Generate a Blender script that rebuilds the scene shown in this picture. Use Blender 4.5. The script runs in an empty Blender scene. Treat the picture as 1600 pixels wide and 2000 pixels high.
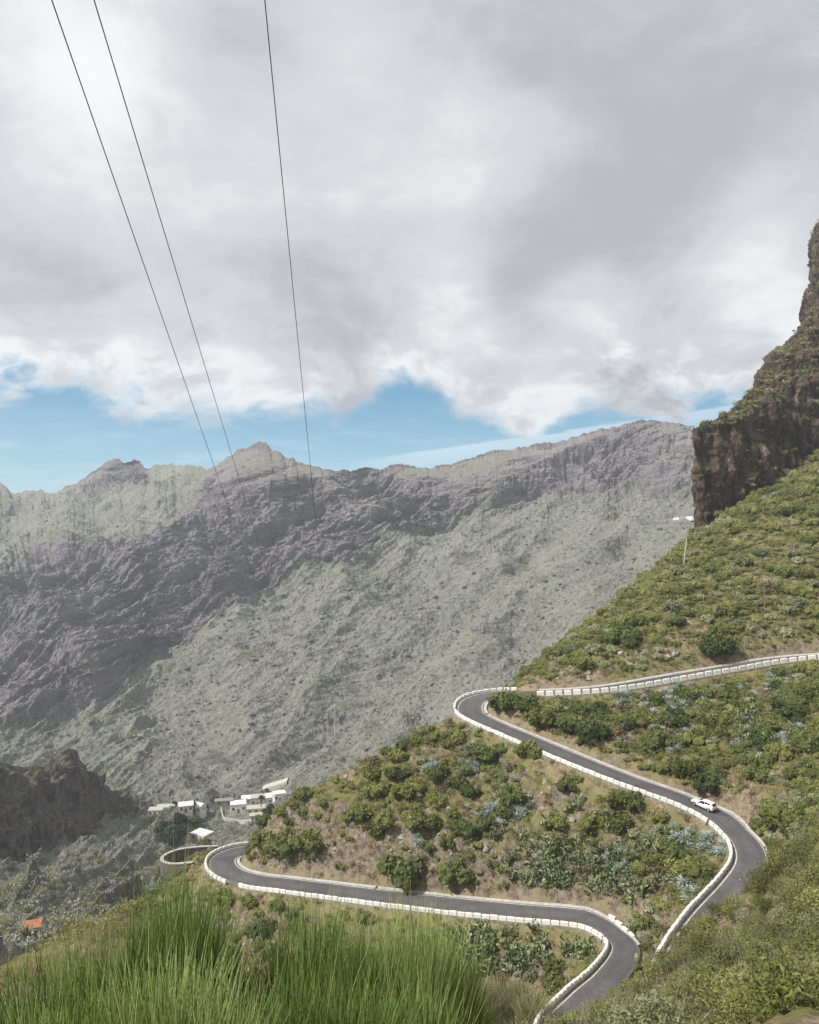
import bpy, math, random
import numpy as np
from mathutils import Vector, Matrix, Euler

random.seed(7); RNG = np.random.default_rng(7)
scene = bpy.context.scene
COL = scene.collection
F_PX, CU, CV = 1540.0, 800.0, 1000.0      # the lens, in pixels of a 1600 px wide picture

# ------------------------------------------------------------------ camera
cam_d = bpy.data.cameras.new("camera"); cam = bpy.data.objects.new("camera", cam_d); COL.objects.link(cam)
cam.location = (0, 0, 0); cam.rotation_euler = (math.radians(90), 0, 0)
cam_d.sensor_fit = 'HORIZONTAL'; cam_d.sensor_width = 36.0; cam_d.lens = 36.0 * F_PX / 1600.0
cam_d.clip_start = 0.1; cam_d.clip_end = 20000
scene.camera = cam
scene.view_settings.view_transform = 'Standard'; scene.view_settings.look = 'None'
scene.view_settings.exposure = 0.48; scene.view_settings.gamma = 1.0
scene.cycles.max_bounces = 6; scene.cycles.diffuse_bounces = 3; scene.cycles.transparent_max_bounces = 8
scene.cycles.volume_bounces = 0

# ------------------------------------------------------------------ sun direction, sky and clouds
SUN_AZ, SUN_EL = (-0.93, -0.36), math.radians(46)
_n = math.hypot(*SUN_AZ)
SUN = Vector((SUN_AZ[0] / _n * math.cos(SUN_EL), SUN_AZ[1] / _n * math.cos(SUN_EL), math.sin(SUN_EL)))
ld = bpy.data.lights.new("sun", 'SUN'); ld.energy = 3.7; ld.angle = math.radians(2.0); ld.color = (1.0, 0.965, 0.905)
sun = bpy.data.objects.new("sun", ld); COL.objects.link(sun)
sun.rotation_euler = SUN.to_track_quat('Z', 'Y').to_euler()
sun.location = (-300, -100, 400)


class NT:
    """small helper for node trees"""
    def __init__(s, tree): s.t = tree; s.n = tree.nodes; s.l = tree.links
    def new(s, typ, **kw):
        n = s.n.new(typ)
        for k, v in kw.items(): setattr(n, k, v)
        return n
    def put(s, sock, v):
        if isinstance(v, bpy.types.NodeSocket): s.l.new(v, sock)
        elif isinstance(v, (int, float)): sock.default_value = v
        else:
            v = tuple(v)
            if sock.type == 'RGBA' and len(v) == 3: v = v + (1.0,)
            sock.default_value = v
    def math(s, op, a, b=0.0, clamp=False):
        n = s.new('ShaderNodeMath', operation=op); n.use_clamp = clamp
        s.put(n.inputs[0], a); s.put(n.inputs[1], b); return n.outputs[0]
    def vmath(s, op, a, b=(0, 0, 0)):
        n = s.new('ShaderNodeVectorMath', operation=op); s.put(n.inputs[0], a); s.put(n.inputs[1], b)
        return n.outputs['Value'] if op in ('DOT_PRODUCT', 'LENGTH') else n.outputs[0]
    def noise(s, vec, scale, detail=4.0, rough=0.5, dist=0.0, out='Fac'):
        n = s.new('ShaderNodeTexNoise'); s.put(n.inputs['Vector'], vec); n.inputs['Scale'].default_value = scale
        n.inputs['Detail'].default_value = detail; n.inputs['Roughness'].default_value = rough
        n.inputs['Distortion'].default_value = dist; return n.outputs[out]
    def voronoi(s, vec, scale, feature='F1', out='Distance'):
        n = s.new('ShaderNodeTexVoronoi', feature=feature); s.put(n.inputs['Vector'], vec); n.inputs['Scale'].default_value = scale
        return n.outputs[out]
    def step(s, x, lo, hi, t0=0.0, t1=1.0):
        n = s.new('ShaderNodeMapRange', interpolation_type='SMOOTHSTEP'); s.put(n.inputs[0], x)
        s.put(n.inputs[1], lo); s.put(n.inputs[2], hi); s.put(n.inputs[3], t0); s.put(n.inputs[4], t1); return n.outputs[0]
    def mix(s, fac, a, b, mode='MIX'):
        n = s.new('ShaderNodeMix', data_type='RGBA', blend_type=mode); s.put(n.inputs[0], fac)
        s.put(n.inputs[6], a); s.put(n.inputs[7], b); return n.outputs[2]
    def attr(s, name, out='Fac'):
        n = s.new('ShaderNodeAttribute', attribute_name=name); return n.outputs[out]


w = bpy.data.worlds.new("World"); scene.world = w; w.use_nodes = True
T = NT(w.node_tree); T.n.clear()
out = T.new('ShaderNodeOutputWorld')
sky = T.new('ShaderNodeTexSky', sky_type='NISHITA'); sky.sun_disc = False
sky.sun_elevation = SUN_EL; sky.sun_rotation = math.atan2(SUN.x, SUN.y)
sky.altitude = 900; sky.air_density = 1.0; sky.dust_density = 0.1; sky.ozone_density = 3.0
bg_sky = T.new('ShaderNodeBackground'); hs = T.new('ShaderNodeHueSaturation'); hs.inputs['Saturation'].default_value = 1.12; hs.inputs['Hue'].default_value = 0.482; T.put(hs.inputs['Color'], sky.outputs[0]); dz0 = T.new('ShaderNodeSeparateXYZ'); T.put(dz0.inputs[0], T.new('ShaderNodeTexCoord').outputs['Generated'])
blue = T.mix(T.step(dz0.outputs[2], 0.0, 0.16), (3.0, 5.2, 6.4), (0.40, 2.3, 4.0))
skyc = T.mix(T.step(dz0.outputs[2], 0.5, 0.25, 0.0, 0.75), hs.outputs[0], blue); T.put(bg_sky.inputs[0], skyc); bg_sky.inputs[1].default_value = 0.10
d = T.new('ShaderNodeTexCoord').outputs['Generated']
sep = T.new('ShaderNodeSeparateXYZ'); T.put(sep.inputs[0], d)
dx, dy, dz = sep.outputs
ds = T.vmath('MULTIPLY', d, (1.0, 1.0, 1.7))
warp = T.noise(ds, 3.0, 3.0, 0.5, out='Color')
wv = T.vmath('SCALE', T.vmath('SUBTRACT', warp, (0.5, 0.5, 0.5))); wv.node.inputs['Scale'].default_value = 0.22
dw = T.vmath('ADD', ds, wv)
n_big = T.noise(dw, 2.6, 7.0, 0.52)
n_mid = T.noise(dw, 7.5, 9.0, 0.56)
n_fine = T.noise(dw, 16.0, 8.0, 0.6)


def spot(u, v, r):
    """a soft round patch of the sky around a fixed compass direction; r in radians"""
    p = Vector(((u - CU) / F_PX, 1.0, (CV - v) / F_PX)).normalized()
    dp = T.vmath('DISTANCE', d, tuple(p)) if False else T.vmath('DOT_PRODUCT', d, tuple(p))
    ang = T.math('ARCCOSINE', T.math('MINIMUM', dp, 0.999999))
    return T.step(ang, 0.0, r, 1.0, 0.0)


def wsum(terms):
    acc = None
    for s_, a in terms:
        m = T.math('MULTIPLY', s_, a); acc = m if acc is None else T.math('ADD', acc, m)
    return acc


# where the cloud deck ends above the mountains: height of its ragged lower edge
edge = T.math('ADD', 0.127, T.math('MULTIPLY', T.math('SUBTRACT', n_mid, 0.5), 0.17))
edge = T.math('ADD', edge, T.math('MULTIPLY', T.math('SUBTRACT', n_fine, 0.5), 0.075))
edge = T.math('ADD', edge, wsum([(spot(845, 765, 0.075), 0.018), (spot(140, 770, 0.10), 0.012), (spot(1040, 800, 0.09), -0.05), (spot(60, 775, 0.10), 0.01),
                                 (spot(300, 790, 0.10), 0.0), (spot(560, 800, 0.1), -0.008), (spot(1330, 770, 0.12), -0.008)]))
cover = T.step(T.math('SUBTRACT', dz, edge), -0.013, 0.024)
# bright and dark masses within the deck
bright = T.math('ADD', T.math('MULTIPLY', T.math('SUBTRACT', n_big, 0.5), 0.50), T.math('MULTIPLY', T.math('SUBTRACT', n_mid, 0.5), 0.34))
bright = T.math('ADD', bright, T.math('MULTIPLY', T.math('SUBTRACT', n_fine, 0.5), 0.20))
bright = T.math('ADD', bright, wsum([
    (spot(150, 90, 0.17), 0.24), (spot(60, 350, 0.2), 0.10), (spot(380, 330, 0.2), 0.09), (spot(930, 320, 0.14), 0.17), (spot(860, 560, 0.08), 0.16),
    (spot(500, 745, 0.10), 0.26), (spot(0, 710, 0.07), 0.36), (spot(250, 690, 0.10), 0.10),
    (spot(1070, 775, 0.09), 0.22), (spot(900, 690, 0.10), 0.20), (spot(1480, 560, 0.15), 0.26), (spot(1150, 600, 0.10), 0.16),
    (spot(1250, 160, 0.34), -0.19), (spot(560, 610, 0.16), -0.13), (spot(1050, 480, 0.13), -0.13), (spot(130, 560, 0.18), -0.08),
    (spot(1280, 420, 0.14), -0.10), (spot(1290, 720, 0.13), -0.10), (spot(450, 60, 0.14), -0.08)]))
fr = T.step(T.math('SUBTRACT', dz, edge), 0.075, 0.012)
bright = T.math('ADD', bright, T.math('MULTIPLY', fr, T.math('ADD', 0.10, T.math('MULTIPLY', T.math('SUBTRACT', n_fine, 0.45), 0.75))))
low = T.step(dz, 0.36, 0.14)
bright = T.math('ADD', bright, T.math('MULTIPLY', low, T.math('MULTIPLY', T.math('SUBTRACT', n_fine, 0.5), 0.45)))
br = T.step(bright, -0.30, 0.40)
c1 = T.mix(T.step(br, 0.0, 0.5), (0.40, 0.415, 0.447), (0.575, 0.592, 0.615))
cloudc = T.mix(T.step(br, 0.45, 1.0), c1, (0.82, 0.835, 0.845))
bg_c = T.new('ShaderNodeBackground'); T.put(bg_c.inputs[0], cloudc); bg_c.inputs[1].default_value = 0.84
mx = T.new('ShaderNodeMixShader'); T.put(mx.inputs[0], cover); T.l.new(bg_sky.outputs[0], mx.inputs[1]); T.l.new(bg_c.outputs[0], mx.inputs[2])
# a low far bank of thin white cloud, rising to the right
ln = T.math('SUBTRACT', dz, T.math('ADD', 0.072, T.math('MULTIPLY', dx, 0.133)))
n_st = T.noise(T.vmath('MULTIPLY', d, (9.0, 9.0, 60.0)), 1.0, 6.0, 0.6)
top = T.math('MULTIPLY', T.math('SUBTRACT', n_st, 0.5), 0.02)
bank = T.math('MULTIPLY', T.step(T.math('SUBTRACT', ln, top), 0.004, -0.0005), T.step(ln, -0.028, 0.0, 0.08, 0.42))
bank = T.math('MULTIPLY', bank, T.step(dx, -0.12, 0.05))
vein = T.math('MULTIPLY', T.step(n_st, 0.48, 0.72), T.step(dz, 0.17, 0.05, 0.0, 0.25))
veil = T.math('MAXIMUM', bank, vein)
bg_b = T.new('ShaderNodeBackground'); T.put(bg_b.inputs[0], (0.74, 0.80, 0.84)); bg_b.inputs[1].default_value = 1.0
mx2 = T.new('ShaderNodeMixShader'); T.put(mx2.inputs[0], T.math('MULTIPLY', veil, T.math('SUBTRACT', 1.0, cover)))
T.l.new(mx.outputs[0], mx2.inputs[1]); T.l.new(bg_b.outputs[0], mx2.inputs[2])
T.l.new(mx2.outputs[0], out.inputs[0])

# ------------------------------------------------------------------ numeric helpers
_perm = np.random.default_rng(3).permutation(256).astype(np.int32); _perm = np.concatenate([_perm, _perm, _perm[:2]])
_g = np.array([[1, 1, 0], [-1, 1, 0], [1, -1, 0], [-1, -1, 0], [1, 0, 1], [-1, 0, 1], [1, 0, -1], [-1, 0, -1],
               [0, 1, 1], [0, -1, 1], [0, 1, -1], [0, -1, -1], [1, 1, 0], [-1, 1, 0], [0, -1, 1], [0, -1, -1]], dtype=np.float32)


def perlin(P):
    P = np.asarray(P, dtype=np.float32)
    I = np.floor(P).astype(np.int32); f = P - I; I &= 255
    u = f * f * f * (f * (f * 6 - 15) + 10)
    r = np.zeros(len(P), dtype=np.float32)
    for i in (0, 1):
        a = _perm[I[:, 0] + i]; wx = u[:, 0] if i else 1 - u[:, 0]
        for j in (0, 1):
            b = _perm[a + ((I[:, 1] + j) & 255)]; wy = wx * (u[:, 1] if j else 1 - u[:, 1])
            for k in (0, 1):
                g = _g[_perm[b + ((I[:, 2] + k) & 255)] & 15]
                r += wy * (u[:, 2] if k else 1 - u[:, 2]) * (g[:, 0] * (f[:, 0] - i) + g[:, 1] * (f[:, 1] - j) + g[:, 2] * (f[:, 2] - k))
    return r


def fbm(P, octaves=4, gain=0.5, lac=2.03, ridged=False):
    a, s, t = 1.0, 0.0, 0.0
    P = np.array(P, dtype=np.float32)
    for o in range(octaves):
        n = perlin(P)
        if ridged: n = 1 - 2 * np.abs(n) * 1.4
        s = s + a * n; t += a; a *= gain; P = P * lac + 17.3
    return s / t


def smooth(x, a, b):
    t = np.clip((x - a) / (b - a), 0, 1); return t * t * (3 - 2 * t)


def px(u, v, D):
    """point of the place seen at photo pixel (u, v), D metres ahead"""
    return np.array([(u - CU) / F_PX * D, D, (CV - v) / F_PX * D])


def proj(P):
    P = np.atleast_2d(P); y = np.maximum(P[:, 1], 0.1)
    return CU + P[:, 0] / y * F_PX, CV - P[:, 2] / y * F_PX


def make_mesh(name, V, faces, smooth_shade=False, attrs=None):
    """faces: list of (n,k) index arrays"""
    me = bpy.data.meshes.new(name)
    V = np.asarray(V, dtype=np.float32)
    faces = [np.asarray(f, dtype=np.int32) for f in faces if len(f)]
    nl = sum(f.size for f in faces); nf = sum(len(f) for f in faces)
    me.vertices.add(len(V)); me.vertices.foreach_set('co', V.ravel())
    me.loops.add(nl); me.loops.foreach_set('vertex_index', np.concatenate([f.ravel() for f in faces]))
    tot = np.concatenate([np.full(len(f), f.shape[1], dtype=np.int32) for f in faces])
    st = np.concatenate([[0], np.cumsum(tot)[:-1]]).astype(np.int32)
    me.polygons.add(nf); me.polygons.foreach_set('loop_start', st); me.polygons.foreach_set('loop_total', tot)
    me.polygons.foreach_set('use_smooth', np.full(nf, bool(smooth_shade), dtype=bool))
    for k, a in (attrs or {}).items():
        at = me.attributes.new(k, 'FLOAT', 'POINT'); at.data.foreach_set('value', np.asarray(a, dtype=np.float32))
    me.update(calc_edges=True)
    return me


def obj(name, me, mat=None, parent=None, loc=None):
    if mat is not None and not me.materials: me.materials.append(mat)
    o = bpy.data.objects.new(name, me); COL.objects.link(o)
    if parent is not None: o.parent = parent
    if loc is not None: o.location = loc
    return o


def tag(o, label=None, cat=None, group=None, kind=None):
    if label: o['label'] = label
    if cat: o['category'] = cat
    if group: o['group'] = group
    if kind: o['kind'] = kind
    return o


def empty(name, loc=(0, 0, 0), rz=0.0):
    o = bpy.data.objects.new(name, None); COL.objects.link(o); o.location = loc; o.rotation_euler = (0, 0, rz); o.empty_display_size = 0.2
    return o


def copy_tree(o, parent=None):
    c = o.copy(); COL.objects.link(c)
    if parent is not None: c.parent = parent
    for ch in list(o.children): copy_tree(ch, c)
    return c


class MB:
    """collects simple shapes into one mesh"""
    def __init__(s): s.v = []; s.f = {}; s.n = 0
    def add(s, V, faces):
        V = np.asarray(V, dtype=np.float64)
        for f in faces: s.f.setdefault(len(f), []).append([i + s.n for i in f])
        s.v.append(V); s.n += len(V)
    def box(s, c, size, rz=0.0, taper=1.0):
        hx, hy, hz = size[0] / 2, size[1] / 2, size[2] / 2
        V = []
        for z, k in ((-hz, 1.0), (hz, taper)):
            for x, y in ((-hx, -hy), (hx, -hy), (hx, hy), (-hx, hy)):
                x2, y2 = x * k, y * k
                V.append((c[0] + x2 * math.cos(rz) - y2 * math.sin(rz), c[1] + x2 * math.sin(rz) + y2 * math.cos(rz), c[2] + z))
        s.add(V, [(3, 2, 1, 0), (4, 5, 6, 7), (0, 1, 5, 4), (1, 2, 6, 5), (2, 3, 7, 6), (3, 0, 4, 7)]); return s
    def tube(s, pts, rad, n=6, cap=True):
        pts = [np.array(p, dtype=float) for p in pts]
        if np.isscalar(rad): rad = [rad] * len(pts)
        V = []
        for i, p in enumerate(pts):
            t = pts[min(i + 1, len(pts) - 1)] - pts[max(i - 1, 0)]; t /= np.linalg.norm(t) + 1e-9
            a = np.cross(t, (0, 0, 1)) if abs(t[2]) < 0.9 else np.cross(t, (1, 0, 0)); a /= np.linalg.norm(a); b = np.cross(t, a)
            for k in range(n):
                th = 2 * math.pi * k / n; V.append(p + rad[i] * (math.cos(th) * a + math.sin(th) * b))
        F = []
        for i in range(len(pts) - 1):
            for k in range(n):
                F.append((i * n + k, i * n + (k + 1) % n, (i + 1) * n + (k + 1) % n, (i + 1) * n + k))
        if cap: F += [tuple(range(n - 1, -1, -1)), tuple(range((len(pts) - 1) * n, len(pts) * n))]
        s.add(V, F); return s
    def mesh(s, name, smooth_shade=False):
        return make_mesh(name, np.concatenate(s.v), [np.array(f) for f in s.f.values()], smooth_shade)
    def build(s, name, mat, parent=None, loc=None, smooth_shade=False):
        return obj(name, s.mesh(name, smooth_shade), mat, parent, loc)


# ------------------------------------------------------------------ materials
def new_mat(name):
    m = bpy.data.materials.new(name); m.use_nodes = True; t = NT(m.node_tree); t.n.clear()
    o = t.new('ShaderNodeOutputMaterial'); b = t.new('ShaderNodeBsdfPrincipled'); t.l.new(b.outputs[0], o.inputs[0])
    b.inputs['Roughness'].default_value = 0.85; b.inputs['Specular IOR Level'].default_value = 0.25
    return m, t, b, o


def set_bump(t, b, height, strength, dist):
    n = t.new('ShaderNodeBump'); n.inputs['Strength'].default_value = strength; n.inputs['Distance'].default_value = dist
    t.put(n.inputs['Height'], height); t.l.new(n.outputs[0], b.inputs['Normal'])


def plain(name, c1, c2=None, scale=3.0, rough=0.7, spec=0.3, metal=0.0, bump=0.0, bdist=0.02, coat=0.0):
    m, t, b, o = new_mat(name)
    co = t.new('ShaderNodeTexCoord').outputs['Object']
    n = t.noise(co, scale, 5, 0.6)
    t.put(b.inputs['Base Color'], t.mix(t.step(n, 0.35, 0.65), c1, c2 or c1))
    b.inputs['Roughness'].default_value = rough; b.inputs['Specular IOR Level'].default_value = spec
    b.inputs['Metallic'].default_value = metal; b.inputs['Coat Weight'].default_value = coat
    if bump: set_bump(t, b, n, bump, bdist)
    return m


def leaf_mat(name, cols, trans=0.25, rough=0.65):
    """cols: dark to light; per-leaf attribute and per-plant random choose the tone"""
    m, t, b, o = new_mat(name)
    a = t.attr('rnd'); oi = t.new('ShaderNodeObjectInfo').outputs['Random']
    f = t.math('ADD', t.math('MULTIPLY', a, 0.7), t.math('MULTIPLY', oi, 0.5), True)
    r = t.new('ShaderNodeValToRGB'); t.put(r.inputs[0], f)
    el = r.color_ramp.elements
    while len(el) < len(cols): el.new(0.5)
    for i, c in enumerate(cols):
        el[i].position = 0.1 + 0.95 * i / (len(cols) - 1) if len(cols) > 1 else 0; el[i].color = tuple(c) + (1,)
    t.put(b.inputs['Base Color'], r.outputs[0]); b.inputs['Roughness'].default_value = rough; b.inputs['Specular IOR Level'].default_value = 0.2
    tr = t.new('ShaderNodeBsdfTranslucent'); t.put(tr.inputs[0], t.mix(0.5, r.outputs[0], (0.16, 0.20, 0.04)))
    ms = t.new('ShaderNodeMixShader'); ms.inputs[0].default_value = trans
    t.l.new(b.outputs[0], ms.inputs[1]); t.l.new(tr.outputs[0], ms.inputs[2]); t.l.new(ms.outputs[0], o.inputs[0])
    return m


M = {}
M['olive'] = leaf_mat('olive_leaves', [(0.052, 0.064, 0.018), (0.142, 0.16, 0.042), (0.24, 0.25, 0.075), (0.335, 0.33, 0.12)])
M['green'] = leaf_mat('green_leaves', [(0.04, 0.056, 0.016), (0.10, 0.125, 0.036), (0.17, 0.19, 0.06), (0.25, 0.26, 0.095)])
M['sage'] = leaf_mat('sage_leaves', [(0.08, 0.095, 0.05), (0.18, 0.20, 0.10), (0.29, 0.30, 0.17), (0.40, 0.40, 0.25)])
M['dry'] = leaf_mat('dry_leaves', [(0.07, 0.05, 0.025), (0.15, 0.115, 0.06), (0.24, 0.19, 0.10), (0.34, 0.28, 0.16)])
M['agave'] = leaf_mat('agave_leaves', [(0.16, 0.22, 0.18), (0.34, 0.41, 0.36), (0.52, 0.58, 0.53), (0.68, 0.72, 0.66)], 0.05, 0.5)
M['cactus'] = leaf_mat('cactus_skin', [(0.05, 0.075, 0.032), (0.12, 0.155, 0.07), (0.21, 0.25, 0.12), (0.34, 0.37, 0.21)], 0.0, 0.55)
M['broom'] = leaf_mat('broom_stems', [(0.03, 0.065, 0.012), (0.10, 0.18, 0.035), (0.225, 0.325, 0.078), (0.40, 0.49, 0.175)], 0.15)
M['stalk'] = leaf_mat('dry_stalks', [(0.20, 0.19, 0.07), (0.33, 0.31, 0.14), (0.45, 0.42, 0.22)], 0.1)
M['reed'] = leaf_mat('pale_reed', [(0.14, 0.145, 0.06), (0.26, 0.26, 0.12), (0.40, 0.38, 0.20)], 0.2)
M['twig'] = leaf_mat('grey_twigs', [(0.06, 0.055, 0.04), (0.14, 0.125, 0.09), (0.26, 0.24, 0.18)], 0.0)
M['tree'] = leaf_mat('dark_tree_leaves', [(0.012, 0.028, 0.012), (0.025, 0.05, 0.02), (0.05, 0.085, 0.03)], 0.1)
M['far_scrub'] = leaf_mat('far_scrub_leaves', [(0.115, 0.13, 0.10), (0.20, 0.215, 0.17), (0.265, 0.277, 0.225), (0.325, 0.333, 0.28)], 0.08)
M['wood'] = plain('weathered_wood', (0.17, 0.13, 0.095), (0.26, 0.21, 0.16), 4, 0.9)
M['pale_wood'] = plain('pale_pole_wood', (0.45, 0.43, 0.38), (0.56, 0.54, 0.48), 4, 0.9)
M['wire'] = plain('wire_metal', (0.06, 0.062, 0.066), None, 1, 0.6)
M['wallw'] = plain('white_render', (0.74, 0.73, 0.70), (0.82, 0.81, 0.79), 0.6, 0.9, 0.1)
M['wallc'] = plain('cream_render', (0.58, 0.53, 0.45), (0.66, 0.61, 0.53), 0.6, 0.9, 0.1)
M['stonewall'] = plain('dry_stone', (0.07, 0.065, 0.06), (0.20, 0.18, 0.16), 3.0, 0.95, 0.1, 0, 0.6, 0.1)
M['coping'] = plain('pale_coping', (0.42, 0.40, 0.35), (0.55, 0.52, 0.46), 2.0, 0.95, 0.1)
M['rooft'] = plain('orange_tiles', (0.33, 0.13, 0.06), (0.45, 0.21, 0.10), 2.0, 0.85, 0.2)
M['roofp'] = plain('pale_roof_sheet', (0.62, 0.61, 0.58), (0.70, 0.69, 0.66), 0.8, 0.7)
M['roofg'] = plain('grey_roof', (0.22, 0.21, 0.20), (0.31, 0.29, 0.27), 1.2, 0.85)
M['dark'] = plain('dark_opening', (0.035, 0.04, 0.045), None, 1, 0.4, 0.5)
M['door'] = plain('brown_door', (0.13, 0.075, 0.04), None, 1, 0.7)


def mat_block():
    m, t, b, o = new_mat('white_block_paint')
    co = t.new('ShaderNodeTexCoord').outputs['Object']; oi = t.new('ShaderNodeObjectInfo').outputs['Random']
    sh = t.new('ShaderNodeCombineXYZ'); t.put(sh.inputs[0], t.math('MULTIPLY', oi, 40.0))
    p = t.vmath('ADD', co, sh.outputs[0])
    n = t.noise(p, 2.2, 6, 0.65); n2 = t.noise(p, 9.0, 4, 0.6)
    c = t.mix(t.step(n, 0.54, 0.76), (0.78, 0.755, 0.695), (0.58, 0.53, 0.44))
    c = t.mix(t.step(n2, 0.56, 0.74, 0.0, 0.75), c, (0.36, 0.32, 0.27))
    t.put(b.inputs['Base Color'], t.mix(t.math('MULTIPLY', oi, 0.12), c, (0.55, 0.51, 0.44))); b.inputs['Roughness'].default_value = 0.9
    set_bump(t, b, n2, 0.3, 0.02)
    return m


M['block'] = mat_block()
M['concrete'] = plain('pale_concrete', (0.36, 0.345, 0.315), (0.50, 0.48, 0.44), 1.6, 0.95, 0.15, 0, 0.2, 0.02)


M['kerbstone'] = plain('stained_kerb_concrete', (0.20, 0.185, 0.16), (0.36, 0.335, 0.30), 1.2, 0.95, 0.15, 0, 0.2, 0.02)


def mat_asphalt():
    m, t, b, o = new_mat('asphalt')
    g = t.new('ShaderNodeNewGeometry').outputs['Position']
    n = t.noise(g, 0.35, 6, 0.6); n2 = t.noise(g, 6.0, 5, 0.7)
    c = t.mix(t.step(n, 0.35, 0.65), (0.088, 0.087, 0.09), (0.125, 0.12, 0.118))
    c = t.mix(t.step(n2, 0.4, 0.75, 0.0, 0.5), c, (0.165, 0.155, 0.145))
    # dust along the edges of the carriageway
    e = t.math('ABSOLUTE', t.attr('across'))
    c = t.mix(t.math('MULTIPLY', t.step(e, 1.7, 2.7), t.step(n2, 0.3, 0.6, 0.1, 0.6)), c, (0.23, 0.19, 0.15))
    pt = t.voronoi(t.vmath('MULTIPLY', g, (0.16, 0.16, 0.16)), 1.0, 'F1', 'Color'); ps = t.new('ShaderNodeSeparateXYZ'); t.put(ps.inputs[0], pt)
    c = t.mix(t.step(ps.outputs[0], 0.80, 0.83, 0.0, 0.45), c, (0.06, 0.06, 0.064))
    ck = t.voronoi(t.vmath('ADD', g, t.noise(g, 0.8, 4, 0.6, out='Color')), 0.45, 'DISTANCE_TO_EDGE')
    c = t.mix(t.math('MULTIPLY', t.step(ck, 0.022, 0.006), t.step(n, 0.45, 0.6, 0.0, 0.7)), c, (0.03, 0.03, 0.03))
    # smoother, darker wheel tracks
    tr = t.math('MULTIPLY', t.step(t.math('ABSOLUTE', t.math('SUBTRACT', e, 1.2)), 0.55, 0.1), 0.35)
    c = t.mix(tr, c, (0.075, 0.075, 0.078))
    t.put(b.inputs['Base Color'], c); b.inputs['Roughness'].default_value = 0.8; set_bump(t, b, n2, 0.15, 0.02)
    return m


M['asphalt'] = mat_asphalt()
M['line'] = plain('worn_white_line', (0.66, 0.65, 0.60), (0.46, 0.44, 0.40), 1.2, 0.8)


def mat_hill():
    m, t, b, o = new_mat('hillside_ground')
    geo = t.new('ShaderNodeNewGeometry'); g = geo.outputs['Position']
    nz = t.new('ShaderNodeSeparateXYZ'); t.put(nz.inputs[0], geo.outputs['True Normal']); nz = nz.outputs[2]
    n1 = t.noise(g, 0.09, 6, 0.6); n2 = t.noise(g, 0.55, 8, 0.65); n3 = t.noise(g, 2.6, 8, 0.7)
    soil = t.mix(t.step(n2, 0.32, 0.64), (0.155, 0.092, 0.055), (0.325, 0.23, 0.155))
    soil = t.mix(t.step(n3, 0.35, 0.75), soil, (0.40, 0.325, 0.24))
    soil = t.mix(t.step(n3, 0.5, 0.28), soil, (0.105, 0.075, 0.05))
    grass = t.mix(n3, (0.095, 0.095, 0.03), (0.255, 0.235, 0.10))
    c = t.mix(t.step(t.math('ADD', n1, t.math('MULTIPLY', t.math('SUBTRACT', n2, 0.5), 0.9)), 0.34, 0.54), soil, grass)
    st = t.noise(g, 1.1, 9, 0.72)
    rock = t.mix(t.step(st, 0.3, 0.72), (0.09, 0.066, 0.048), (0.345, 0.285, 0.23))
    rm = t.step(t.math('ADD', nz, t.math('MULTIPLY', t.math('SUBTRACT', n2, 0.5), 0.5)), 0.58, 0.44)
    c = t.mix(rm, c, rock)
    verge = t.attr('verge')
    c = t.mix(t.math('MULTIPLY', verge, t.step(n2, 0.40, 0.66, 0.0, 0.75)), c, t.mix(n3, (0.24, 0.17, 0.10), (0.42, 0.34, 0.24)))
    t.put(b.inputs['Base Color'], c); b.inputs['Roughness'].default_value = 1.0; b.inputs['Specular IOR Level'].default_value = 0.05
    set_bump(t, b, t.math('ADD', t.math('MULTIPLY', n2, 0.7), t.math('MULTIPLY', n3, 0.35)), 1.0, 0.5)
    return m


M['hill'] = mat_hill()


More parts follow.
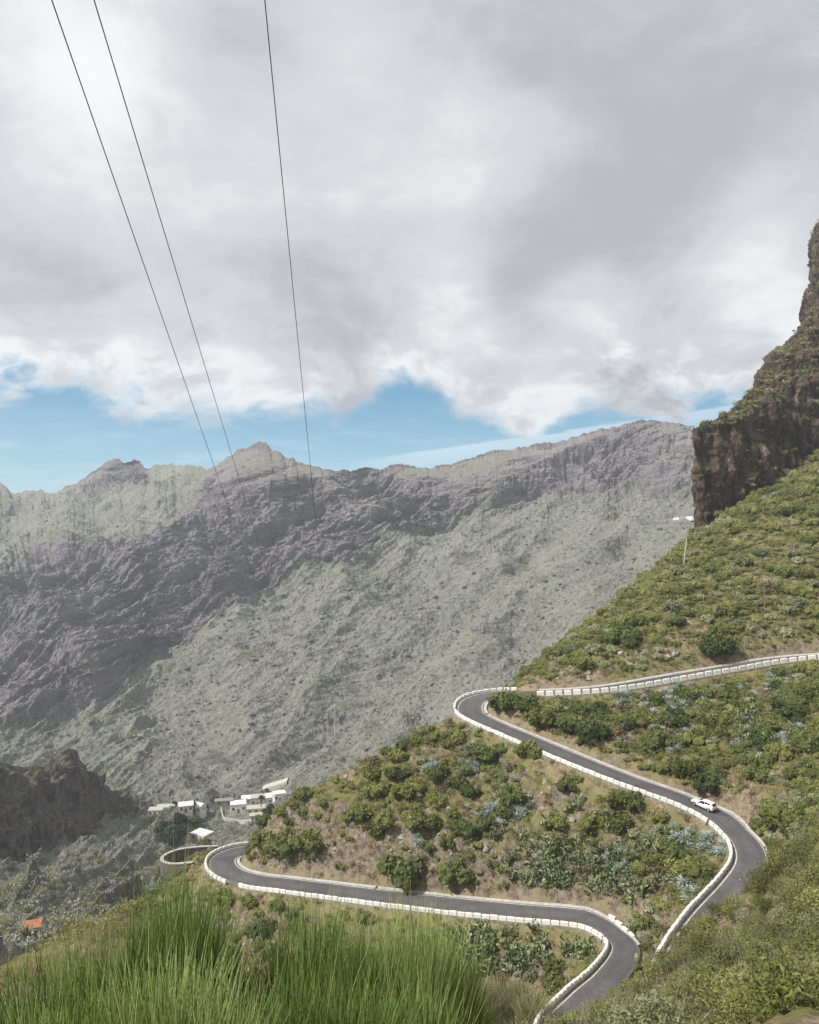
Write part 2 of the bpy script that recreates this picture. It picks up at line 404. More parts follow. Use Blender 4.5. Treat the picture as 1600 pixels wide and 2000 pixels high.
def mat_mountain():
    m, t, b, o = new_mat('mountain_rock_and_scrub')
    geo = t.new('ShaderNodeNewGeometry'); g = geo.outputs['Position']
    rk = t.attr('rock'); nz = t.new('ShaderNodeSeparateXYZ'); t.put(nz.inputs[0], geo.outputs['Normal']); nz = nz.outputs[2]
    n1 = t.noise(g, 0.012, 7, 0.6); n2 = t.noise(g, 0.06, 8, 0.65); n3 = t.noise(g, 0.33, 6, 0.7)
    gx_ = t.new('ShaderNodeSeparateXYZ'); t.put(gx_.inputs[0], g)
    tilt = t.new('ShaderNodeCombineXYZ'); t.put(tilt.inputs[0], t.math('MULTIPLY', gx_.outputs[0], 0.014)); t.put(tilt.inputs[1], t.math('MULTIPLY', gx_.outputs[1], 0.014))
    t.put(tilt.inputs[2], t.math('MULTIPLY', t.math('SUBTRACT', gx_.outputs[2], t.math('MULTIPLY', gx_.outputs[0], 0.22)), 0.12))
    st = t.noise(tilt.outputs[0], 1.0, 8, 0.68)
    scr = t.mix(t.step(n3, 0.30, 0.70), (0.172, 0.173, 0.141), (0.298, 0.297, 0.252))
    scr = t.mix(t.step(n1, 0.42, 0.62, 0.0, 0.75), scr, t.mix(n3, (0.21, 0.206, 0.172), (0.345, 0.34, 0.295)))
    scr = t.mix(t.step(n2, 0.60, 0.72, 0.0, 0.6), scr, (0.125, 0.125, 0.10))
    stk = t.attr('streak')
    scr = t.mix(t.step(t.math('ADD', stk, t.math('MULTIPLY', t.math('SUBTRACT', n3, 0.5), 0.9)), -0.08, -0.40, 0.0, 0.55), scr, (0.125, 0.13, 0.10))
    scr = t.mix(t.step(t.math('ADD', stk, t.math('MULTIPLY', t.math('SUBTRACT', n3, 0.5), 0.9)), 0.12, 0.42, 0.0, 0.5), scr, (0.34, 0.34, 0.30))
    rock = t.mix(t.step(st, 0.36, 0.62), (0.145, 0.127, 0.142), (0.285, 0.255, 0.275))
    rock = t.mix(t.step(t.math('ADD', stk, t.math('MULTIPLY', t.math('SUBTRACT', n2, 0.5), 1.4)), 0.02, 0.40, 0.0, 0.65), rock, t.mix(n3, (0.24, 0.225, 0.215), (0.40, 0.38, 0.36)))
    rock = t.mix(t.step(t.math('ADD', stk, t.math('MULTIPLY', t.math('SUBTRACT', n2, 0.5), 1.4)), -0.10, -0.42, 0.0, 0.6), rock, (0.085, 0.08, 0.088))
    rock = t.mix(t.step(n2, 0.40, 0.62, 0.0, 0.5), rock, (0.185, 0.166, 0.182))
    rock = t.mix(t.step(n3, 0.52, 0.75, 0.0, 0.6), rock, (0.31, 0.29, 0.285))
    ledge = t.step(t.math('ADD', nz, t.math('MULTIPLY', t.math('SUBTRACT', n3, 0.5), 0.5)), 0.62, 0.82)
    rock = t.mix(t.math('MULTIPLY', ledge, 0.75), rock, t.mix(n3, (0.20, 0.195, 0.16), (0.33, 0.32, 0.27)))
    f = t.step(t.math('ADD', rk, t.math('MULTIPLY', t.math('SUBTRACT', n2, 0.5), 0.7)), 0.38, 0.62)
    c = t.mix(f, scr, rock)
    c = t.mix(t.math('MULTIPLY', t.step(n3, 0.46, 0.30), 0.55), c, (0.10, 0.10, 0.09))
    t.put(b.inputs['Base Color'], c); b.inputs['Roughness'].default_value = 1.0; b.inputs['Specular IOR Level'].default_value = 0.03
    vc = t.voronoi(t.vmath('ADD', t.vmath('MULTIPLY', g, (0.06, 0.06, 0.13)), t.noise(g, 0.05, 3, 0.5, out='Color')), 1.0, 'DISTANCE_TO_EDGE')
    crack = t.math('MULTIPLY', t.step(vc, 0.0, 0.10), f)
    set_bump(t, b, t.math('ADD', t.math('ADD', t.math('MULTIPLY', n2, 3.0), t.math('MULTIPLY', n3, 1.3)), t.math('MULTIPLY', crack, 0.35)), 1.0, 1.7)
    return m


M['mountain'] = mat_mountain()


def mat_cliff(name, dark, mid, light, green, gz=(0.45, 0.7)):
    m, t, b, o = new_mat(name)
    geo = t.new('ShaderNodeNewGeometry'); g = geo.outputs['Position']
    nz = t.new('ShaderNodeSeparateXYZ'); t.put(nz.inputs[0], geo.outputs['Normal']); nz = nz.outputs[2]
    st = t.noise(t.vmath('MULTIPLY', g, (0.42, 0.42, 0.06)), 1.0, 8, 0.65)
    n2 = t.noise(g, 0.13, 7, 0.62); n3 = t.noise(g, 1.1, 6, 0.7)
    c = t.mix(t.step(st, 0.36, 0.62), dark, mid)
    c = t.mix(t.math('MULTIPLY', t.step(n2, 0.56, 0.68), t.step(st, 0.4, 0.6)), c, light)
    c = t.mix(t.step(n3, 0.55, 0.3, 0.0, 0.6), c, dark)
    gm = t.step(t.math('ADD', nz, t.math('MULTIPLY', t.math('SUBTRACT', n2, 0.5), 0.9)), gz[0], gz[1])
    c = t.mix(gm, c, t.mix(t.step(n3, 0.35, 0.7), green, tuple(x * 2.2 for x in green)))
    t.put(b.inputs['Base Color'], c); b.inputs['Roughness'].default_value = 1.0; b.inputs['Specular IOR Level'].default_value = 0.05
    set_bump(t, b, t.math('ADD', t.math('MULTIPLY', st, 1.0), t.math('MULTIPLY', n3, 0.5)), 1.0, 0.7)
    return m


M['cliff'] = mat_cliff('dark_cliff_rock', (0.03, 0.023, 0.018), (0.14, 0.10, 0.072), (0.34, 0.25, 0.185), (0.085, 0.085, 0.035), (0.66, 0.9))
M['crag'] = mat_cliff('dark_crag_rock', (0.06, 0.05, 0.045), (0.20, 0.165, 0.14), (0.40, 0.35, 0.30), (0.075, 0.075, 0.045), (0.55, 0.8))
M['stone'] = plain('hill_stone', (0.24, 0.20, 0.165), (0.42, 0.38, 0.335), 1.3, 1.0, 0.05, 0, 0.7, 0.1)

# ------------------------------------------------------------------ the road's centre line
CTRL = np.array([
    (140, 128, -22), (110, 147, -25.8), (81, 160, -29.5), (60.7, 159, -32.2), (39.8, 156.5, -35), (26, 159.6, -36.7),
    (19, 161.8, -37.4), (13.5, 159.5, -38), (11.9, 154.5, -38.9), (14, 149.6, -39.6), (21.2, 141.2, -40.8), (28.4, 133, -42),
    (35.2, 127, -43.3), (40.8, 122.9, -44.3), (44.2, 120.2, -45.1), (46.6, 117, -45.7), (47.6, 113, -46.2), (47.6, 109.3, -46.7),
    (46, 105, -47.2), (42.3, 100.3, -47.8), (36, 93.9, -48.9), (31, 87.8, -49.9), (28.2, 83, -50.6), (25.5, 77.5, -51.5),
    (21.5, 75, -52.6), (17.5, 76.5, -53.6), (16.1, 82, -54.5), (20, 88, -55), (23.9, 92.9, -55.5), (27.5, 98.8, -56.2),
    (28.8, 103, -56.6), (28, 107.4, -57.1), (25.8, 110.9, -57.5), (22.7, 113, -57.9), (16.1, 116.3, -59), (6, 121.4, -60.5),
    (-6.8, 127.9, -62.2), (-20.1, 135, -64), (-27, 138.8, -65), (-32, 143, -65.8), (-35, 148, -66.5), (-35.9, 153, -67.1),
    (-33.8, 157, -67.7), (-29, 158.9, -68.3), (-20, 161.5, -69.2), (-5, 168, -71)], dtype=float)


def catmull(P, step=0.5):
    outp, par = [], []
    for i in range(len(P) - 1):
        p0, p1, p2, p3 = P[max(i - 1, 0)], P[i], P[i + 1], P[min(i + 2, len(P) - 1)]
        n = max(2, int(np.linalg.norm(p2 - p1) / 0.15))
        for k in range(n):
            t = k / n
            outp.append(0.5 * ((2 * p1) + (-p0 + p2) * t + (2 * p0 - 5 * p1 + 4 * p2 - p3) * t * t + (-p0 + 3 * p1 - 3 * p2 + p3) * t ** 3))
            par.append(i + t)
    outp = np.array(outp); par = np.array(par)
    s = np.concatenate([[0], np.cumsum(np.linalg.norm(np.diff(outp, axis=0), axis=1))])
    ss = np.arange(0, s[-1], step)
    return np.stack([np.interp(ss, s, outp[:, k]) for k in range(3)], 1), np.interp(ss, s, par), ss


ROAD, RPAR, RARC = catmull(CTRL, 0.5)
tg = np.gradient(ROAD[:, :2], axis=0); tg /= np.linalg.norm(tg, axis=1)[:, None]
LEFT = np.stack([-tg[:, 1], tg[:, 0]], 1)          # unit vector to the left of travel (downhill)


def at_par(p):
    i = int(np.argmin(np.abs(RPAR - p))); return ROAD[i], tg[i], LEFT[i], i


# ------------------------------------------------------------------ near hillside: one height field
def ctrl_points():
    P = []
    ridge = [(1050, 1285, 176), (1160, 1215, 192), (1250, 1145, 208), (1365, 1040, 229), (1500, 960, 241), (1600, 890, 254), (1750, 800, 262)]
    for u, v, D in ridge:
        p = px(u, v, D); P.append(p); q = p.copy(); q[1] += 26; q[2] -= 16; q[0] -= 4; P.append(q)
    nose = [(830, 1405, 154), (720, 1450, 154), (640, 1500, 153), (560, 1560, 151), (500, 1612, 148.5)]
    for u, v, D in nose:
        p = px(u, v, D); P.append(p); q = p.copy(); q[1] += 22; q[2] -= 27; P.append(q)
    # far and left surroundings, dropping into the valley
    P += [np.array(p, float) for p in [
        (-25, 200, -105), (20, 205, -100), (50, 235, -90), (90, 275, -50), (-60, 190, -125), (-20, 262, -150), (40, 262, -130), (-75, 262, -150),
        (-62, 160, -100), (-52, 140, -92), (-60, 110, -96), (-47, 80, -76), (-70, 60, -84), (-75, 20, -70), (-40, 30, -42),
        (-44, 158, -70.5), (-48, 161, -70.8), (-41, 163, -70.5), (-46, 155, -71),
        # fill slope below the lower road and the gully in front of it
        (6, 108, -69), (-8, 116, -70), (-22, 124, -70.5), (16, 103, -67), (-33, 130, -72), (-40, 138, -74), (0, 92, -71), (-15, 95, -71), (-28, 105, -76), (10, 82, -62),
        # the slope the photographer stands on
        (0, 0, -2.2), (0, 5, -4.6), (-4, 12, -8.9), (3, 12, -8.6), (0, 20, -14.5), (-8, 20, -13.5), (-8, 30, -20), (5, 30, -21.5), (0, 50, -37), (0, 70, -55), (-15, 60, -38), (-30, 85, -58),
        (-12, 0, -3), (-14, 12, -8.5), (14, 0, 0.0), (30, 0, 8)]]
    P += [px(*q) for q in [(250, 1745, 60), (180, 1795, 48), (90, 1850, 38), (0, 1892, 30), (310, 1720, 66)]]
    # the spur on the right
    P += [px(*q) for q in [(1398, 1758, 60), (1480, 1626, 72), (1546, 1584, 76), (1600, 1558, 78), (1292, 1985, 50), (1200, 2050, 44), (1600, 1790, 36), (1600, 2000, 22),
                           (1400, 2000, 29), (1500, 1880, 38), (1452, 1722, 60), (1345, 1895, 55)]]
    P += [np.array(p, float) for p in [(70, 72, -10), (100, 105, -16), (125, 120, -14), (60, 40, 2), (150, 60, 10), (150, 170, -12), (150, 220, 10), (150, 262, 30),
                                       (66, 122, -36), (80, 130, -31), (56, 132, -41), (30, 146, -39.5), (45, 140, -39), (63, 146, -35)]]
    P += [p + np.array([0, 0, 0]) for p in ROAD[::14]]
    return np.array(P)


GX0, GX1, GY0, GY1, GS = -76.0, 152.0, -6.0, 264.0, 0.45
gx = np.arange(GX0, GX1, GS); gy = np.arange(GY0, GY1, GS)
XX, YY = np.meshgrid(gx, gy); NXY = XX.shape


def blur(Z, sig):
    r = int(3 * sig); k = np.exp(-0.5 * (np.arange(-r, r + 1) / sig) ** 2); k /= k.sum()
    for ax in (0, 1):
        pad = [(0, 0), (0, 0)]; pad[ax] = (r, r); Zp = np.pad(Z, pad, mode='edge'); o = np.zeros_like(Z)
        for i, kk in enumerate(k):
            o += kk * (Zp[i:i + Z.shape[0], :] if ax == 0 else Zp[:, i:i + Z.shape[1]])
        Z = o
    return Z


def build_heights():
    C = ctrl_points(); n = len(C)
    R = np.linalg.norm(C[:, None, :2] - C[None, :, :2], axis=2)
    A = np.zeros((n + 3, n + 3)); A[:n, :n] = R - 0.6 * np.eye(n) * 0; A[:n, n] = 1; A[:n, n + 1:] = C[:, :2]; A[n, :n] = 1; A[n + 1:, :n] = C[:, :2].T
    A[:n, :n] -= 1.2 * np.eye(n)
    sol = np.linalg.lstsq(A, np.concatenate([C[:, 2], [0, 0, 0]]), rcond=None)[0]
    q = np.stack([XX.ravel(), YY.ravel()], 1); Z = np.empty(len(q))
    for s in range(0, len(q), 40000):
        b = q[s:s + 40000]; r = np.sqrt((b[:, 0:1] - C[None, :, 0]) ** 2 + (b[:, 1:2] - C[None, :, 1]) ** 2)
        Z[s:s + 40000] = r @ sol[:n] + sol[n] + b @ sol[n + 1:]
    Z = blur(Z.reshape(NXY), 4.5).ravel()
    # broad lumps and gullies
    amp = smooth(q[:, 1], 12, 45)
    Z += amp * (1.5 * fbm(np.stack([q[:, 0] / 19, q[:, 1] / 19, 0 * q[:, 0]], 1), 3))
    # cut and fill around the carriageway
    RP = ROAD[::2]; lo = np.full(len(q), -1e9); hi = np.full(len(q), 1e9); dm = np.full(len(q), 1e9)
    W = 3.5
    for s in range(0, len(q), 20000):
        b = q[s:s + 20000]
        dd = np.sqrt((b[:, 0:1] - RP[None, :, 0]) ** 2 + (b[:, 1:2] - RP[None, :, 1]) ** 2)
        dm[s:s + 20000] = dd.min(1); e = np.maximum(dd - W, 0)
        lo[s:s + 20000] = (RP[None, :, 2] - 0.35 - 1.25 * e).max(1)
        hi[s:s + 20000] = (RP[None, :, 2] - 0.12 + 1.75 * e).min(1)
    Z = np.minimum(np.maximum(Z, lo), hi)
    k = smooth(dm, W, W + 3.5)
    P3 = np.stack([q[:, 0], q[:, 1], Z * 0.7], 1)
    cutz = smooth(dm, W + .5, W + 3) * smooth(dm, 15, 8)
    Z += cutz * 1.5 * (fbm(P3 / 3.0 + 90, 4, 0.6, ridged=True) - 0.2)
    Z += k * (0.55 * fbm(P3 / 5.0, 3) + 0.85 * np.maximum(0, fbm(P3 / 3.4 + 40, 3, ridged=True) - 0.35) + 0.22 * fbm(P3 / 1.3, 2))
    return Z.reshape(NXY), dm.reshape(NXY)


HZ, RDIST = build_heights()


def zn(x, y):
    """near hillside height, bilinear"""
    fx = np.clip((np.asarray(x, float) - GX0) / GS, 0, NXY[1] - 1.001); fy = np.clip((np.asarray(y, float) - GY0) / GS, 0, NXY[0] - 1.001)
    i = fx.astype(int); j = fy.astype(int); a = fx - i; b = fy - j
    return (HZ[j, i] * (1 - a) + HZ[j, i + 1] * a) * (1 - b) + (HZ[j + 1, i] * (1 - a) + HZ[j + 1, i + 1] * a) * b


def rdist(x, y):
    i = np.clip(((np.asarray(x) - GX0) / GS).astype(int), 0, NXY[1] - 1); j = np.clip(((np.asarray(y) - GY0) / GS).astype(int), 0, NXY[0] - 1)
    return RDIST[j, i]


def grid_faces(nr, nc, wrap=False):
    i = np.arange(nr - 1)[:, None]; j = np.arange(nc - 1)[None, :]
    a = (i * nc + j).ravel()
    return np.stack([a, a + 1, a + nc + 1, a + nc], 1)


_verge = smooth(RDIST, 6.0, 3.4).ravel()
tag(obj('hillside', make_mesh('hillside', np.stack([XX.ravel(), YY.ravel(), HZ.ravel()], 1), [grid_faces(*NXY)], True, {'verge': _verge}), M['hill']), kind='structure')

# ------------------------------------------------------------------ the mountain across the valley
COLS = {
    -700: [(2200, 100), (1900, 180), (1700, 380), (1500, 600), (1250, 800), (1080, 1050), (950, 1300)],
    0: [(2000, 110), (1850, 170), (1750, 250), (1650, 350), (1480, 520), (1130, 730), (1050, 950), (960, 1200)],
    150: [(2000, 120), (1830, 185), (1700, 290), (1620, 390), (1450, 550), (1400, 590), (1090, 760), (1000, 980), (940, 1150)],
    300: [(2000, 150), (1700, 300), (1600, 420), (1500, 520), (1350, 650), (1290, 700), (1050, 800), (980, 950), (910, 1080)],
    500: [(2000, 180), (1650, 330), (1570, 440), (1400, 570), (1250, 690), (1190, 740), (1000, 840), (940, 870), (868, 900)],
    640: [(2000, 185), (1640, 340), (1540, 450), (1400, 560), (1250, 670), (1130, 770), (1010, 830), (920, 880)],
    800: [(2000, 190), (1650, 330), (1500, 450), (1380, 550), (1200, 700), (1060, 830), (980, 870), (908, 920)],
    1000: [(2000, 200), (1600, 330), (1420, 460), (1300, 560), (1150, 700), (1000, 850), (940, 890), (880, 940)],
    1200: [(1900, 220), (1450, 370), (1300, 480), (1150, 620), (985, 800), (930, 850), (835, 940)],
    1365: [(1800, 240), (1300, 420), (1150, 540), (975, 740), (930, 800), (833, 940)],
    1600: [(1700, 260), (1250, 430), (1100, 570), (960, 740), (880, 850), (770, 960)],
    2300: [(1500, 300), (1150, 450), (1000, 640), (850, 850), (760, 1000)]}
SKY = [(-700, 940), (-250, 925), (-40, 930), (0, 945), (12, 955), (22, 969), (45, 962), (60, 958), (80, 957), (100, 965), (125, 955), (150, 944), (170, 932), (185, 921),
       (200, 910), (215, 902), (228, 899), (242, 902), (262, 896), (272, 899), (283, 913), (291, 916), (300, 908), (315, 911), (330, 906), (352, 911), (372, 910), (392, 914),
       (402, 918), (420, 914), (438, 902), (455, 886), (470, 879), (482, 878), (495, 870), (506, 866), (518, 869), (530, 876), (545, 886), (560, 894), (580, 903), (600, 910),
       (640, 919), (665, 921), (690, 918), (712, 912), (722, 914), (740, 918), (760, 912), (778, 907), (795, 908), (803, 913), (830, 917), (860, 913), (885, 909), (915, 900),
       (940, 888), (965, 882), (990, 880), (1020, 875), (1050, 870), (1085, 866), (1110, 860), (1140, 850), (1170, 842), (1195, 836), (1225, 829), (1255, 823), (1285, 823),
       (1315, 828), (1345, 833), (1375, 832), (1410, 822), (1500, 800), (1700, 785), (2300, 770)]
RB = [(-700, 1800), (0, 1450), (150, 1405), (250, 1335), (330, 1285), (420, 1230), (500, 1180), (560, 1150), (620, 1130), (700, 1100), (800, 1050), (900, 1015), (1000, 992), (1200, 985), (1365, 975), (2300, 930)]
UB = [(-700, 1200), (0, 1135), (80, 1105), (180, 1075), (300, 1040), (380, 1000), (430, 940), (465, 890), (505, 820), (540, 800), (700, 780), (2300, 500)]


def interp_pl(pl, u): a = np.array(pl, float); return np.interp(u, a[:, 0], a[:, 1])


def far_D(u, v):
    """distance of the smooth mountain surface along the ray (u, v); arrays of the same shape"""
    us = sorted(COLS); u = np.asarray(u, float); v = np.asarray(v, float)
    tab = []
    for k in us:
        c = np.array(COLS[k], float)[::-1]
        tab.append(np.interp(v, c[:, 0], c[:, 1]))
    tab = np.array(tab); i = np.clip(np.searchsorted(us, u) - 1, 0, len(us) - 2); usa = np.array(us, float)
    f = np.clip((u - usa[i]) / (usa[i + 1] - usa[i]), 0, 1); f = f * f * (3 - 2 * f)
    if u.ndim == 1: ar = np.arange(len(u)); return tab[i, ar] * (1 - f) + tab[i + 1, ar] * f
    I0, I1 = np.indices(u.shape); return tab[i, I0, I1] * (1 - f) + tab[i + 1, I0, I1] * f


def far_points(u, v):
    D = far_D(np.asarray(u, float).ravel(), np.asarray(v, float).ravel())
    return np.stack([(np.ravel(u) - CU) / F_PX * D, D, (CV - np.ravel(v)) / F_PX * D], 1)


def scale_l(p): return np.clip(p[:, 1] / 800.0, .6, 1.1)


def build_mountain():
    uc = np.concatenate([np.arange(-700, -40, 9.0), np.arange(-40, 1640, 2.0), np.arange(1640, 2300, 9.0)])
    nr = 640; sky0 = interp_pl(SKY, uc); sm = blur(np.repeat(sky0[None], 3, 0), 14.0)[1]
    sky = sky0 - 7.0 * (fbm(np.stack([uc / 26, 0 * uc, 0 * uc + 2], 1), 4, .6, ridged=True) - .35) * smooth(uc, 1650, 1300) + 2.2 * fbm(np.stack([uc / 5, 0 * uc, 0 * uc + 6], 1), 2)
    vb = np.interp(uc, [-700, 0, 1000, 1600, 2300], [2200, 2000, 2000, 1700, 1500])
    t = np.linspace(0, 1, nr)[:, None]
    U = np.repeat(uc[None], nr, 0); V = vb[None] + (sm - vb)[None] * t + (sky - sm)[None] * t ** 14
    D = far_D(U, V)
    # blur depth a little so the profile breaks are not straight creases
    D = blur(D, 7.0)
    X = (U - CU) / F_PX * D; Y = D; Z = (CV - V) / F_PX * D
    # the back of the ridge
    nb = 40; tb = np.linspace(0, 1, nb + 1)[1:, None]
    Xb = X[-1][None] * (1 + 0.45 * tb); Yb = Y[-1][None] * (1 + 0.45 * tb); Zb = Z[-1][None] - 300 * tb ** 1.2
    X = np.vstack([X, Xb]); Y = np.vstack([Y, Yb]); Z = np.vstack([Z, Zb]); nr2 = nr + nb
    U = np.vstack([U, np.repeat(uc[None], nb, 0)]); V = np.vstack([V, np.repeat(sky[None], nb, 0)])
    P = np.stack([X, Y, Z], 2)
    du = np.gradient(P, axis=1); dv = np.gradient(P, axis=0); N = np.cross(du, dv); N /= np.linalg.norm(N, axis=2)[..., None] + 1e-9
    p = P.reshape(-1, 3).astype(np.float32); N = N.reshape(-1, 3)
    wv = 16 * fbm(p / 120.0 + 5, 3); u_, v_ = U.ravel(), V.ravel()
    wob = 60 * fbm(np.stack([u_ / 130, v_ / 130, 0 * u_], 1), 4) + 26 * fbm(np.stack([u_ / 25, v_ / 25, 0 * u_ + 3], 1), 3)
    rb = interp_pl(RB, u_); ub = interp_pl(UB, u_)
    low = smooth(u_, 60, 420)
    wob2 = wob + 30 * fbm(np.stack([u_ / 45 + v_ / 80, (v_ + .5 * u_) / 14, 0 * u_ + 51], 1), 4, .6)
    rock = smooth(v_ + wob2, rb + 48, rb - 40) * smooth(v_ + 0.7 * wob2, ub - 34, ub + 34)
    # crest crags of the left summit
    crest = smooth(v_ - interp_pl(SKY, u_), 62, 30) * smooth(u_, 330, 280) * smooth(u_ - 0.0, -60, 20)
    rock = np.maximum(rock, crest * smooth(wob, -25, 10))
    # strata outcrops and boulders in the scrub
    outc = smooth(fbm(np.stack([u_ / 42 + v_ / 160, v_ / 17 + u_ / 60, 0 * u_ + 9], 1), 4), 0.30, 0.44)
    rock_a = np.maximum(rock, outc * 0.9)
    # relief along the surface normal
    huge = fbm(np.stack([p[:, 0] / 150 + p[:, 2] / 260, p[:, 1] / 190, p[:, 2] / 190], 1) + 13, 3, 0.5, ridged=True)
    big = fbm(np.stack([p[:, 0] / 80 + p[:, 2] / 120, p[:, 1] / 95, p[:, 2] / 60], 1), 3, ridged=True)
    mid = fbm(np.stack([p[:, 0] / 38 + 0.02 * p[:, 2], p[:, 1] / 38, p[:, 2] / 13 - p[:, 0] / 60], 1) + 31, 6, 0.6, ridged=True)
    fine = fbm(p / 6.0 + 70, 4, 0.62)
    clump = np.maximum(0, fbm(p / 3.4 + 7, 2))
    strata = fbm(np.stack([p[:, 0] / 120, p[:, 1] / 120, (p[:, 2] - 0.22 * p[:, 0]) / 9.0], 1) + 3, 4, 0.6)
    gul = fbm(np.stack([u_ / 60 - v_ / 230, v_ / 420, 0 * u_], 1) + 11, 3, ridged=True)
    streak = fbm(np.stack([u_ / 70, (v_ + 0.42 * u_) / 11.0, 0 * u_ + 21], 1), 4, 0.6)
    rib = fbm(np.stack([(u_ - 1.5 * v_) / 900, (v_ + 0.62 * u_) / 62.0, 0 * u_ + 33], 1), 4, 0.55, ridged=True) - 0.2
    rug = smooth(u_, 520, 300) * smooth(v_, 1540, 1620)
    rock = np.maximum(rock, rug * smooth(fbm(np.stack([u_ / 60 + v_ / 90, (v_ + .5 * u_) / 22, 0 * u_ + 5], 1), 4), .06, .30) * .7); rock_a = np.maximum(rock_a, rock)
    disp = rock * (29 * (huge - 0.25) + 10 * (big - 0.2) + 8 * (mid - 0.25) + 3.2 * fine + 5.5 * strata + 7.0 * streak + 9.0 * rib) + (1 - rock) * (17 * (huge - 0.25) + 4.0 * (big - 0.3) + 2.4 * outc * (1 + fine) + 1.2 * fine + 2.0 * clump + 1.5 * strata + 4.2 * streak + 5.0 * rib)
    lay = (p[:, 2] - 0.22 * p[:, 0]) / 17.0 + 0.9 * fbm(p / 70.0 + 61, 3); saw = lay - np.floor(lay); saw = np.where(saw < .78, saw / .78, (1 - saw) / .22)
    disp += rock * (1 - rug) * 6.5 * scale_l(p) * (saw - .5) * smooth(fbm(p / 50.0 + 81, 3), -.25, .2)
    mac = fbm(np.stack([(u_ - 1.3 * v_) / 1100, (v_ + 0.72 * u_ + 40 * fbm(np.stack([u_ / 160, v_ / 160, 0 * u_ + 71], 1), 2)) / 165.0, 0 * u_ + 63], 1), 3, 0.45, ridged=True) - 0.15
    disp += (1 - rug) * np.where(rock > .5, 21.0, 15.0) * mac * smooth(v_, 1640, 1480)
    disp += rug * (4.5 * (fbm(np.stack([u_ / 70 + v_ / 50, (v_ + .6 * u_) / 26, 0 * u_ + 12], 1), 4, .55, ridged=True) - .3) + 0.8 * fine)
    # keep the ridge line itself where it is
    near_sky = smooth(v_ - np.tile(sky, nr2), 0, 34)
    scale = np.clip(np.sqrt(p[:, 1].astype(float)) / np.sqrt(650.0), 0.55, 1.2)
    disp *= scale * (0.10 + 0.90 * near_sky)
    cap = 0.62 * np.maximum(v_ - np.tile(blur(np.repeat(sm[None], 3, 0), 6.0)[1], nr2) - 2.0, 0) * p[:, 1] / F_PX + 0.9
    disp = np.where(disp > 0, cap * np.tanh(disp / cap), disp)
    back = np.zeros(len(p), bool); back[nr * len(uc):] = True
    disp[back] *= 0.3
    Nd = N.copy(); P2 = p + Nd * disp[:, None]
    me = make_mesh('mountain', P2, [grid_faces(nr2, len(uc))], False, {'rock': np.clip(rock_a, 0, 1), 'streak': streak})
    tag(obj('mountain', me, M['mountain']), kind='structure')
    return P2.reshape(nr2, len(uc), 3), rock_a.reshape(nr2, len(uc)), uc, nr, sky, vb


FP, FROCK, FUC, FNR, FSKY, FVB = build_mountain()


def far_at(u, v):
    """point of the built mountain surface at photo pixel (u, v)"""
    j = int(np.argmin(np.abs(FUC - u)))
    col = FP[:FNR, j]; _, vv = proj(col); i = int(np.argmin(np.abs(vv - v)))
    return col[i].copy()


